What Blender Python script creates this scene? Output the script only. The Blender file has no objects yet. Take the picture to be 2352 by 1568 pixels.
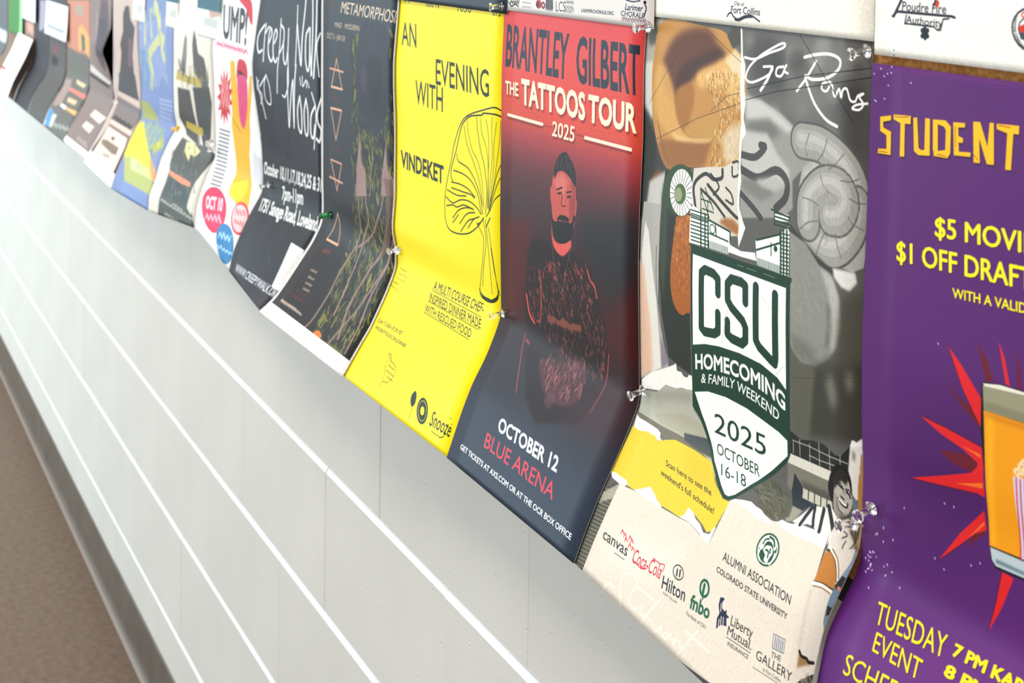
import bpy, bmesh, math, random
import numpy as np
from mathutils import Matrix

# ---------------------------------------------------------------- camera, world, lights, exposure
scene = bpy.context.scene
col = scene.collection
cam_data = bpy.data.cameras.new('camera')
cam = bpy.data.objects.new('camera', cam_data)
col.objects.link(cam)
cam_data.sensor_width = 36.0
cam_data.sensor_fit = 'HORIZONTAL'
cam_data.lens = 50.9388
cam_data.shift_y = -0.35602
cam_data.clip_start = 0.05
cam.matrix_world = Matrix([[0.445203, -0.03593, 0.894708, 0.0], [0.895314, 0.001827, -0.445432, -0.656288], [0.01437, 0.999353, 0.032982, 1.56], [0.0, 0.0, 0.0, 1.0]])
cam_data.dof.use_dof = True
cam_data.dof.focus_distance = 1.22
cam_data.dof.aperture_fstop = 14.0
scene.camera = cam

scene.view_settings.view_transform = 'Standard'
scene.view_settings.look = 'None'
scene.view_settings.gamma = 1.0
scene.view_settings.use_curve_mapping = False
scene.view_settings.exposure = 0.16

world = bpy.data.worlds.new('corridor_light')
scene.world = world
world.use_nodes = True
bg = world.node_tree.nodes['Background']
bg.inputs[0].default_value = (0.97, 0.975, 1.0, 1)
bg.inputs[1].default_value = 0.78


def area(name, loc, rot, sx, sy, power, color):
    ld = bpy.data.lights.new(name, 'AREA')
    ld.shape = 'RECTANGLE'
    ld.size, ld.size_y = sx, sy
    ld.energy = power
    ld.color = color
    o = bpy.data.objects.new(name, ld)
    o.location = loc
    o.rotation_euler = rot
    col.objects.link(o)
    return o


# a run of ceiling fittings along the corridor, plus an added cool fill light for the left wall
for i in range(6):
    area('ceiling_light', (0.6 - i * 2.0, -0.95, 2.75), (0, 0, 0), 1.5, 0.6, 17, (1.0, 0.945, 0.86))
area('left_wall_fill', (-6.2, -3.3, 1.3), (math.radians(90), 0, 0), 4.6, 2.0, 185, (0.68, 0.89, 1.0))


# ---------------------------------------------------------------- helpers
def link(o, parent=None):
    col.objects.link(o)
    if parent is not None:
        o.parent = parent
    return o


def mesh_obj(name, verts, faces, mats, parent=None, smooth=False, fmat=None):
    me = bpy.data.meshes.new(name)
    me.from_pydata([tuple(v) for v in verts], [], faces)
    for m in mats:
        me.materials.append(m)
    if fmat is not None:
        me.polygons.foreach_set('material_index', fmat)
    if smooth:
        me.polygons.foreach_set('use_smooth', [True] * len(me.polygons))
    me.update()
    return link(bpy.data.objects.new(name, me), parent)


def empty(name, loc=(0, 0, 0)):
    o = bpy.data.objects.new(name, None)
    o.location = loc
    o.empty_display_size = 0.02
    return link(o)


def tag(o, label, cat, group=None):
    o['label'] = label
    o['category'] = cat
    if group:
        o['group'] = group
    return o


def mat(name, color, rough=0.5, spec=0.5, bump=None, mottled=None, metallic=0.0):
    m = bpy.data.materials.new(name)
    m.use_nodes = True
    nt = m.node_tree
    b = nt.nodes['Principled BSDF']
    b.inputs['Base Color'].default_value = (*color, 1)
    b.inputs['Roughness'].default_value = rough
    b.inputs['Specular IOR Level'].default_value = spec
    b.inputs['Metallic'].default_value = metallic
    tc = nt.nodes.new('ShaderNodeTexCoord')
    if mottled:
        scale, c2, detail = mottled
        n = nt.nodes.new('ShaderNodeTexNoise')
        n.inputs['Scale'].default_value = scale
        n.inputs['Detail'].default_value = detail
        nt.links.new(tc.outputs['Object'], n.inputs['Vector'])
        r = nt.nodes.new('ShaderNodeValToRGB')
        r.color_ramp.elements[0].position = 0.35
        r.color_ramp.elements[1].position = 0.68
        r.color_ramp.elements[0].color = (*color, 1)
        r.color_ramp.elements[1].color = (*c2, 1)
        nt.links.new(n.outputs['Fac'], r.inputs['Fac'])
        nt.links.new(r.outputs['Color'], b.inputs['Base Color'])
    if bump:
        scale, strength, dist = bump
        n = nt.nodes.new('ShaderNodeTexNoise')
        n.inputs['Scale'].default_value = scale
        n.inputs['Detail'].default_value = 5
        nt.links.new(tc.outputs['Object'], n.inputs['Vector'])
        bp = nt.nodes.new('ShaderNodeBump')
        bp.inputs['Strength'].default_value = strength
        bp.inputs['Distance'].default_value = dist
        nt.links.new(n.outputs['Fac'], bp.inputs['Height'])
        nt.links.new(bp.outputs['Normal'], b.inputs['Normal'])
    return m


def lin(h):
    c = [int(h[i:i + 2], 16) / 255 for i in (1, 3, 5)]
    return tuple(x / 12.92 if x <= .04045 else ((x + .055) / 1.055) ** 2.4 for x in c)


M_PAINT = mat('painted_block', lin('#d6d3ca'), 0.34, 0.5, bump=(170, 0.22, 0.0012), mottled=(5, lin('#dcd9d0'), 3))
# pits in the block face: a second, sparser relief
_nt = M_PAINT.node_tree
_v = _nt.nodes.new('ShaderNodeTexVoronoi')
_v.inputs['Scale'].default_value = 48
_tc = [n for n in _nt.nodes if n.type == 'TEX_COORD'][0]
_nt.links.new(_tc.outputs['Object'], _v.inputs['Vector'])
_r = _nt.nodes.new('ShaderNodeValToRGB')
_r.color_ramp.elements[0].position = 0.02
_r.color_ramp.elements[0].color = (0, 0, 0, 1)
_r.color_ramp.elements[1].position = 0.13
_nt.links.new(_v.outputs['Distance'], _r.inputs['Fac'])
_b2 = _nt.nodes.new('ShaderNodeBump')
_b2.inputs['Strength'].default_value = 0.35
_b2.inputs['Distance'].default_value = 0.0015
_nt.links.new(_r.outputs['Color'], _b2.inputs['Height'])
_b1 = [n for n in _nt.nodes if n.type == 'BUMP' and n != _b2][0]
_nt.links.new(_b1.outputs['Normal'], _b2.inputs['Normal'])
_nt.links.new(_b2.outputs['Normal'], _nt.nodes['Principled BSDF'].inputs['Normal'])
M_MORTAR = mat('painted_mortar', lin('#d8d6cd'), 0.4, 0.4, bump=(300, 0.3, 0.001))
M_FLOOR = mat('floor_finish', lin('#6f5c4c'), 0.55, 0.35, mottled=(60, lin('#604d3f'), 8), bump=(200, 0.2, 0.001))
M_BASE = mat('rubber_base', lin('#5d5246'), 0.5, 0.35, mottled=(9, lin('#51473c'), 3))
M_BASE_EDGE = mat('rubber_base_toe', lin('#7d7064'), 0.45, 0.35)
M_CORK = mat('cork', lin('#b9834a'), 0.9, 0.1, mottled=(260, lin('#8a5a2a'), 6), bump=(300, 0.6, 0.001))
M_SHADE = mat('shade_black', lin('#111112'), 0.5, 0.3)
M_PAPER = mat('paper_back', lin('#eceae4'), 0.6, 0.3)
M_STEEL = mat('pin_steel', lin('#b9bbbd'), 0.25, 0.5, metallic=1.0)


def plastic(name, color, trans=1.0):
    m = mat(name, color, 0.06, 0.5)
    b = m.node_tree.nodes['Principled BSDF']
    b.inputs['Transmission Weight'].default_value = trans
    b.inputs['IOR'].default_value = 1.49
    return m


M_CLEAR = plastic('clear_plastic', (1, 1, 1))
M_GREEN = plastic('green_plastic', lin('#2fae57'), 0.6)
M_YELLOW = plastic('yellow_plastic', lin('#f2c21e'), 0.1)

# ---------------------------------------------------------------- setting: block wall, base, floor
wall = mesh_obj('wall_right', [(-12, .006, 0), (1, .006, 0), (1, .006, 2.75), (-12, .006, 2.75), (-12, .2, 0), (1, .2, 0), (1, .2, 2.75), (-12, .2, 2.75)],
                [(0, 1, 2, 3), (5, 4, 7, 6), (3, 2, 6, 7), (4, 5, 1, 0), (1, 5, 6, 2), (4, 0, 3, 7)], [M_MORTAR])
wall['kind'] = 'structure'
BL, BH = 0.4055, 0.2043


def block_mesh():
    """one block: face at y=0, rounded shoulders above and below, tight sides"""
    gx, top, bot = 0.0001, 0.0092, 0.0012
    prof = [(0.03, BH - .0002), (.0062, BH - .0008), (.0048, BH - .0026), (.0016, BH - top * .85), (0.0, BH - top - .0014), (0.0, bot + .001), (.0010, bot), (.0030, .0006), (0.03, .0002)]
    xs = [(gx, .0004), (gx + .0010, 0), (BL - gx - .0010, 0), (BL - gx, .0004)]
    verts, faces = [], []
    for x, dy in xs:
        for y, z in prof:
            verts.append((x, y + dy, z))
    n = len(prof)
    for i in range(3):
        for j in range(n - 1):
            a = i * n + j
            faces.append((a, a + n, a + n + 1, a + 1))
    for i in (0, 3):
        s = i * n
        faces.append(tuple(range(s, s + n)) if i == 0 else tuple(range(s + n - 1, s - 1, -1)))
    me = bpy.data.meshes.new('block')
    me.from_pydata(verts, [], faces)
    me.materials.append(M_PAINT)
    bm = bmesh.new(); bm.from_mesh(me); bmesh.ops.recalc_face_normals(bm, faces=bm.faces); bm.to_mesh(me); bm.free()
    return me


bme = block_mesh()
rnd = random.Random(4)
for c in range(7):
    off = -1.2625 if c % 2 == 0 else -1.4655
    for k in range(-13, 4):
        o = link(bpy.data.objects.new('block', bme), wall)
        o.location = (off + k * BL, rnd.uniform(-.0006, .0004), 0.003 + c * BH + rnd.uniform(-.0004, .0004))

fl = mesh_obj('floor', [(-12, -3.2, 0), (1, -3.2, 0), (1, .05, 0), (-12, .05, 0), (-12, -3.2, -.1), (1, -3.2, -.1), (1, .05, -.1), (-12, .05, -.1)],
              [(0, 1, 2, 3), (7, 6, 5, 4), (4, 5, 1, 0), (6, 7, 3, 2), (5, 6, 2, 1), (7, 4, 0, 3)], [M_FLOOR])
fl['kind'] = 'structure'
bp = [(0, .110), (-.0022, .1085), (-.003, .105), (-.003, .022), (-.0045, .012), (-.009, .005), (-.014, .0025), (-.0155, .0005)]
nv = len(bp)
bs = mesh_obj('baseboard_right', [(x, y, z) for x in (-12, 1) for y, z in bp], [(j, j + 1, nv + j + 1, nv + j) for j in range(nv - 1)], [M_BASE, M_BASE_EDGE], smooth=True,
              fmat=[0] * (nv - 4) + [0, 1, 1])
bs['kind'] = 'structure'

# ---------------------------------------------------------------- bulletin board
board = tag(empty('bulletin_board', (-3.0, 0, 1.11)), 'long brown cork bulletin board behind the row of posters', 'bulletin board')


def box(name, x0, x1, y0, y1, z0, z1, m, parent, bev=0.0):
    me = bpy.data.meshes.new(name)
    bm = bmesh.new()
    bmesh.ops.create_cube(bm, size=1)
    p = parent.location if parent else (0, 0, 0)
    for v in bm.verts:
        v.co.x = (x0 if v.co.x < 0 else x1) - p[0]
        v.co.y = (y0 if v.co.y < 0 else y1) - p[1]
        v.co.z = (z0 if v.co.z < 0 else z1) - p[2]
    if bev:
        bmesh.ops.bevel(bm, geom=bm.edges[:], offset=bev, segments=2, affect='EDGES')
    bm.to_mesh(me); bm.free()
    me.materials.append(m)
    return link(bpy.data.objects.new(name, me), parent)


box('cork_panel', -6.3, .35, -.0205, -.001, 1.128, 2.3, M_CORK, board)
box('underside_shade', -6.3, .35, -.0205, -.001, 1.108, 1.128, M_SHADE, board, .001)  # black strip standing in for the shade under the board

# ---------------------------------------------------------------- sheets of paper
def _smooth_profile(pts):
    """densify a (y, z) edge profile and soften it, returning arc length, y, z"""
    p=np.array(pts,float)
    d=np.r_[0,np.cumsum(np.hypot(*np.diff(p,axis=0).T))]
    s=np.arange(0,d[-1],.002)
    y=np.interp(s,d,p[:,0]); z=np.interp(s,d,p[:,1])
    k=np.hanning(15); k/=k.sum()
    yy=np.convolve(np.pad(y,7,mode='reflect',reflect_type='odd'),k,'valid'); zz=np.convolve(np.pad(z,7,mode='reflect',reflect_type='odd'),k,'valid')
    a=np.r_[0,np.cumsum(np.hypot(np.diff(yy),np.diff(zz)))]
    return a,yy,zz
class Sheet:
    def __init__(s,xl,xr,pl,pr):
        s.xl,s.xr=xl,xr
        s.L_=_smooth_profile(pl); s.R_=_smooth_profile(pr)
        s.W=xr-xl; s.H=(s.L_[0][-1]+s.R_[0][-1])/2
    def at(s,U,V):
        U=np.asarray(U,float);V=np.asarray(V,float)
        f=V/s.H; out=[]
        for (a,y,z) in (s.L_,s.R_):
            t=f*a[-1]
            e=np.maximum(t-a[-1],0); m=np.minimum(t,0)
            ey=(y[-1]-y[-5])/(a[-1]-a[-5]);ez=(z[-1]-z[-5])/(a[-1]-a[-5])
            out.append((np.interp(t,a,y)+e*ey,np.interp(t,a,z)+e*ez-m))
        w=U/s.W; w2=np.clip(w,0,1)
        return np.stack([s.xl+U,out[0][0]*(1-w2)+out[1][0]*w2,out[0][1]*(1-w)+out[1][1]*w],-1)



# ---------------------------------------------------------------- drawing the flat print
def hexc(h):
    return np.array([int(h[i:i + 2], 16) / 255 for i in (1, 3, 5)], np.float32)


def catmull(p, closed=False, k=5):
    p = np.asarray(p, float)
    if len(p) < 3:
        return p
    q = np.vstack([p[-1], p, p[0], p[1]]) if closed else np.vstack([2 * p[0] - p[1], p, 2 * p[-1] - p[-2]])
    out = []
    for i in range(1, len(q) - 2):
        a, b, c, d = q[i - 1:i + 3]
        for t in np.arange(k) / k:
            out.append(.5 * ((2 * b) + (c - a) * t + (2 * a - 5 * b + 4 * c - d) * t * t + (3 * b - a - 3 * c + d) * t ** 3))
    if not closed:
        out.append(p[-1])
    return np.array(out)


_glyphs = {}


def glyph_edges(text, bold):
    key = (text, bold)
    if key in _glyphs:
        return _glyphs[key]
    cu = bpy.data.curves.new('t', 'FONT')
    cu.body = text
    cu.offset = bold
    cu.resolution_u = 3
    o = bpy.data.objects.new('t', cu)
    col.objects.link(o)
    dg = bpy.context.evaluated_depsgraph_get()
    dg.update()
    me = o.evaluated_get(dg).to_mesh()
    v = np.array([x.co[:2] for x in me.vertices], float).reshape(-1, 2)
    cnt = {}
    for p in me.polygons:
        for e in p.edge_keys:
            cnt[e] = cnt.get(e, 0) + 1
    ed = np.array([e for e, n in cnt.items() if n == 1], int).reshape(-1, 2)
    o.evaluated_get(dg).to_mesh_clear()
    bpy.data.objects.remove(o)
    bpy.data.curves.remove(cu)
    _glyphs[key] = (v, ed)
    return v, ed


class Canvas:
    def __init__(s, wmm, hmm, ppm, base):
        s.k = ppm / 1e4           # pixels per 0.1 mm
        s.w, s.h = max(8, int(wmm * ppm / 1000)), max(8, int(hmm * ppm / 1000))
        s.a = np.empty((s.h, s.w, 3), np.float32)
        s.a[:] = hexc(base)

    def cover(s, A, B, ss=3):
        """even-odd coverage of the area bounded by the edges A->B (pixels)"""
        if len(A) == 0:
            return None
        x0 = int(max(0, math.floor(min(A[:, 0].min(), B[:, 0].min())) - 1)); x1 = int(min(s.w, math.ceil(max(A[:, 0].max(), B[:, 0].max())) + 2))
        y0 = int(max(0, math.floor(min(A[:, 1].min(), B[:, 1].min())))); y1 = int(min(s.h, math.ceil(max(A[:, 1].max(), B[:, 1].max())) + 1))
        if x1 <= x0 or y1 <= y0:
            return None
        H, W = y1 - y0, x1 - x0
        top = np.minimum(A[:, 1], B[:, 1]); bot = np.maximum(A[:, 1], B[:, 1])
        r0 = np.ceil((top - y0) * ss - .5).astype(int).clip(0, H * ss); r1 = np.ceil((bot - y0) * ss - .5).astype(int).clip(0, H * ss)
        n = r1 - r0
        ok = n > 0
        if not ok.any():
            return None
        A, B, r0, n = A[ok], B[ok], r0[ok], n[ok]
        idx = np.repeat(np.arange(len(n)), n)
        row = np.arange(n.sum()) - np.repeat(np.cumsum(n) - n, n) + r0[idx]
        yc = (row + .5) / ss + y0
        t = (yc - A[idx, 1]) / (B[idx, 1] - A[idx, 1])
        x = (A[idx, 0] + t * (B[idx, 0] - A[idx, 0]) - x0).clip(0, W - 1.001)
        o = np.lexsort((x, row)); row, x = row[o], x[o]
        first = np.r_[True, row[1:] != row[:-1]]
        st = np.maximum.accumulate(np.where(first, np.arange(len(row)), 0))
        sg = np.where((np.arange(len(row)) - st) % 2 == 0, 1., -1.)
        ix = np.floor(x).astype(int); fr = x - ix
        buf = np.zeros((H, W + 1), np.float64)
        rr = row // ss
        np.add.at(buf, (rr, ix), sg * (1 - fr) / ss)
        np.add.at(buf, (rr, ix + 1), sg * fr / ss)
        return x0, y0, np.cumsum(buf, 1)[:, :W].clip(0, 1).astype(np.float32)

    def blend(s, x0, y0, m, c, a):
        H, W = m.shape
        r = s.a[y0:y0 + H, x0:x0 + W]
        m = (m * a)[..., None]
        r += (hexc(c) - r) * m

    def poly(s, pts, c, a=1., blur=0):
        P = np.asarray(pts, float) * s.k
        sg = blur * .2e1 * s.k
        if sg > .4:
            # soft-edged shape: rasterise on a padded, coarser canvas, then box-blur it three times
            d = max(1, int(sg / 3))
            pad = int(3 * sg / d) + 2
            lo = np.floor(P.min(0) / d).astype(int) - pad
            hi = np.ceil(P.max(0) / d).astype(int) + pad
            t = Canvas.__new__(Canvas)
            t.w, t.h = int(hi[0] - lo[0]), int(hi[1] - lo[1])
            Q = P / d - lo
            r = t.cover(Q, np.roll(Q, -1, 0))
            if r is None:
                return
            m = np.zeros((t.h, t.w), np.float32)
            m[r[1]:r[1] + r[2].shape[0], r[0]:r[0] + r[2].shape[1]] = r[2]
            w = max(1, int(round(sg / d)))
            for _ in range(3):
                for ax in (0, 1):
                    cs = np.cumsum(np.pad(m, [(w + 1, w) if i == ax else (0, 0) for i in (0, 1)]), ax)
                    m = (cs[2 * w + 1:] - cs[:-2 * w - 1] if ax == 0 else cs[:, 2 * w + 1:] - cs[:, :-2 * w - 1]) / (2 * w + 1)
            X0, Y0 = max(0, lo[0] * d), max(0, lo[1] * d)
            X1, Y1 = min(s.w, hi[0] * d), min(s.h, hi[1] * d)
            if X1 <= X0 or Y1 <= Y0:
                return
            xs = ((np.arange(X0, X1) + .5) / d - lo[0] - .5).clip(0, t.w - 1.01); ys = ((np.arange(Y0, Y1) + .5) / d - lo[1] - .5).clip(0, t.h - 1.01)
            xi, yi = xs.astype(int), ys.astype(int)
            fx, fy = (xs - xi)[None].astype(np.float32), (ys - yi)[:, None].astype(np.float32)
            mm = (m[yi][:, xi] * (1 - fx) + m[yi][:, xi + 1] * fx) * (1 - fy) + (m[yi + 1][:, xi] * (1 - fx) + m[yi + 1][:, xi + 1] * fx) * fy
            s.blend(X0, Y0, mm, c, a)
            return
        r = s.cover(P, np.roll(P, -1, 0))
        if r is not None:
            s.blend(*r, c, a)

    def stroke(s, pts, c, w, a=1.):
        P = np.asarray(pts, float) * s.k
        hw = max(w * s.k / 2, .35)
        lo = np.maximum(np.floor(P.min(0) - hw - 1).astype(int), 0)
        hi = np.minimum(np.ceil(P.max(0) + hw + 2).astype(int), (s.w, s.h))
        if (hi <= lo).any():
            return
        m = np.zeros((hi[1] - lo[1], hi[0] - lo[0]), np.float32)
        for p, q in zip(P[:-1], P[1:]):
            l = np.maximum(np.floor(np.minimum(p, q) - hw - 1).astype(int), lo)
            h = np.minimum(np.ceil(np.maximum(p, q) + hw + 2).astype(int), hi)
            if (h <= l).any():
                continue
            X = np.arange(l[0], h[0])[None] + .5 - p[0]; Y = np.arange(l[1], h[1])[:, None] + .5 - p[1]
            d = q - p
            t = ((X * d[0] + Y * d[1]) / max(d @ d, 1e-9)).clip(0, 1)
            dd = np.hypot(X - t * d[0], Y - t * d[1])
            v = m[l[1] - lo[1]:h[1] - lo[1], l[0] - lo[0]:h[0] - lo[0]]
            np.maximum(v, (hw + .5 - dd).clip(0, 1), out=v)
        s.blend(lo[0], lo[1], m, c, a)

    def text(s, c, t, base, yv, bold, sh, a):
        v, ed = glyph_edges(t, 0 if '$' in t else bold)
        if len(ed) == 0:
            return
        if '$' in t and bold:      # the dollar sign does not take an outline offset: thicken it by overprinting
            x = np.asarray(base, float).reshape(-1, 2)
            for dx, dy in ((-3, 0), (3, 0), (0, 3), (0, -3), (-4, 2), (4, -2)):
                s.text(c, t, (x + (dx, dy)).ravel(), yv, 0, sh, a)
        hv = glyph_edges('H', 0)[0]
        cap = hv[:, 1].max()
        x = v[:, 0] + sh * v[:, 1]
        xn = (x - x.min()) / max(x.max() - x.min(), 1e-6)
        b = np.asarray(base, float).reshape(-1, 2)
        if len(b) > 2:
            b = catmull(b)
        cl = np.r_[0, np.cumsum(np.hypot(*np.diff(b, axis=0).T))]
        cl /= cl[-1]
        bx, by = np.interp(xn, cl, b[:, 0]), np.interp(xn, cl, b[:, 1])
        yn = v[:, 1] / cap
        P = np.stack([bx + yn * yv[0], by + yn * yv[1]], 1) * s.k
        r = s.cover(P[ed[:, 0]], P[ed[:, 1]])
        if r is not None:
            s.blend(*r, c, a)

    def draw(s, ops):
        for op in ops:
            k = op[0]
            if k == 'p':
                _, c, a, b, sm, pts = op
                p = np.array(pts, float).reshape(-1, 2)
                if sm:
                    p = catmull(p, True, 4)
                s.poly(p, c, a, b)
            elif k == 's':
                _, c, a, w, sm, pts = op
                p = np.array(pts, float).reshape(-1, 2)
                if sm == 1:
                    p = catmull(p, False, 4)
                elif sm == 2:
                    p = np.vstack([p, p[:1]])
                s.stroke(p, c, w, a)
            elif k == 't':
                s.text(*op[1:])
            elif k == 'g':
                st = sorted((v, hexc(c)) for v, c in op[1])if False else sorted([(v, tuple(hexc(c))) for v, c in op[1]])
                y = (np.arange(s.h) + .5) / s.k
                g = np.stack([np.interp(y, [v for v, _ in st], [c[i] for _, c in st]) for i in range(3)], 1)
                s.a[:] = g[:, None].astype(np.float32)
            elif k == 'n':
                r = np.random.default_rng(5)
                n = r.normal(0, 1, (s.h // op[2] + 2, s.w // op[2] + 2)).astype(np.float32)
                n = np.kron(n, np.ones((op[2], op[2]), np.float32))[:s.h, :s.w]
                n = (n + np.roll(n, 1, 0) + np.roll(n, 1, 1) + np.roll(n, -1, 0)) / 4
                s.a *= 1 + op[1] * n[..., None]
            elif k == 'r':
                _, cs, n, w, ln, ang, seed, a, pts = op
                P = np.array(pts, float).reshape(-1, 2)
                r = np.random.default_rng(seed)
                lo, hi = P.min(0), P.max(0)
                Q = np.roll(P, -1, 0)
                done = tries = 0
                while done < n and tries < n * 6:
                    tries += 1
                    q = r.uniform(lo, hi)
                    cr = ((P[:, 1] > q[1]) != (Q[:, 1] > q[1]))
                    xx = P[cr, 0] + (q[1] - P[cr, 1]) / (Q[cr, 1] - P[cr, 1]) * (Q[cr, 0] - P[cr, 0])
                    if (xx > q[0]).sum() % 2 == 0:
                        continue
                    t = math.radians(ang + r.normal(0, 22))
                    L = ln * 10 * r.uniform(.4, 1.2)
                    d = np.array([math.cos(t), math.sin(t)]) * L / 2
                    nn = np.array([-d[1], d[0]]) * r.uniform(-.35, .35)
                    s.stroke(catmull([q - d, q + nn, q + d], False, 2), cs[r.integers(len(cs))], w * r.uniform(.6, 1.5), a * r.uniform(.5, 1))
                    done += 1
        np.clip(s.a, 0, 1, out=s.a)
        s.a **= 1.24       # ink density on coated stock

    def image(s, name):
        im = bpy.data.images.new(name, s.w, s.h, alpha=False)
        px = np.ones((s.h, s.w, 4), np.float32)
        px[..., :3] = s.a[::-1]
        im.pixels.foreach_set(px.ravel())
        im.update()
        im.pack()
        return im


def print_material(name, canvas, gloss):
    m = bpy.data.materials.new(name)
    m.use_nodes = True
    nt = m.node_tree
    b = nt.nodes['Principled BSDF']
    t = nt.nodes.new('ShaderNodeTexImage')
    t.image = canvas.image(name)
    t.extension = 'EXTEND'
    nt.links.new(t.outputs['Color'], b.inputs['Base Color'])
    b.inputs['Roughness'].default_value = gloss
    b.inputs['Specular IOR Level'].default_value = 0.2
    tc = nt.nodes.new('ShaderNodeTexCoord')
    n = nt.nodes.new('ShaderNodeTexNoise')
    n.inputs['Scale'].default_value = 22
    n.inputs['Detail'].default_value = 3
    nt.links.new(tc.outputs['Object'], n.inputs['Vector'])
    bp = nt.nodes.new('ShaderNodeBump')
    bp.inputs['Strength'].default_value = 0.06
    bp.inputs['Distance'].default_value = 0.004
    nt.links.new(n.outputs['Fac'], bp.inputs['Height'])
    nt.links.new(bp.outputs['Normal'], b.inputs['Normal'])
    return m


def make_sheet(name, label, sheet, ppm, base, ops, gloss, cat, group):
    cv = Canvas(sheet.W * 1000, sheet.H * 1000, ppm, base)
    cv.draw(ops)
    m = print_material(name + '_print', cv, gloss)
    nu, nv = 10, max(12, int(sheet.H / .005))
    U, V = np.meshgrid(np.linspace(0, sheet.W, nu), np.linspace(0, sheet.H, nv))
    F = sheet.at(U, V)
    dV = np.gradient(F, axis=0)
    nrm = np.stack([0 * dV[..., 0], -dV[..., 2], dV[..., 1]], -1)      # towards the wall
    nrm /= np.linalg.norm(nrm, axis=-1, keepdims=True) + 1e-9
    Bk = F + nrm * .00028
    org = F[-1, nu // 2].copy()
    verts = np.vstack([F.reshape(-1, 3), Bk.reshape(-1, 3)]) - org
    N = nu * nv
    faces, fm = [], []
    for j in range(nv - 1):
        for i in range(nu - 1):
            a = j * nu + i
            faces.append((a, a + nu, a + nu + 1, a + 1)); fm.append(0)
            faces.append((N + a, N + a + 1, N + a + nu + 1, N + a + nu)); fm.append(1)
    rim = [i for i in range(nu)] + [j * nu + nu - 1 for j in range(1, nv)] + [(nv - 1) * nu + i for i in range(nu - 2, -1, -1)] + [j * nu for j in range(nv - 2, 0, -1)]
    for p, q in zip(rim, rim[1:] + rim[:1]):
        faces.append((p, q, N + q, N + p)); fm.append(1)
    o = mesh_obj(name, verts, faces, [m, M_PAPER], fmat=fm)
    o.location = org
    me = o.data
    sm = [f == 0 or i < 2 * (nu - 1) * (nv - 1) for i, f in enumerate(fm)]
    me.polygons.foreach_set('use_smooth', sm)
    uvl = me.uv_layers.new(name='UVMap')
    vi = np.empty(len(me.loops), int)
    me.loops.foreach_get('vertex_index', vi)
    vi %= N
    uv = np.stack([U.ravel()[vi] / sheet.W, 1 - V.ravel()[vi] / sheet.H], 1).astype(np.float32)
    uvl.data.foreach_set('uv', uv.ravel())
    tag(o, label, cat, group)
    return o


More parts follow.
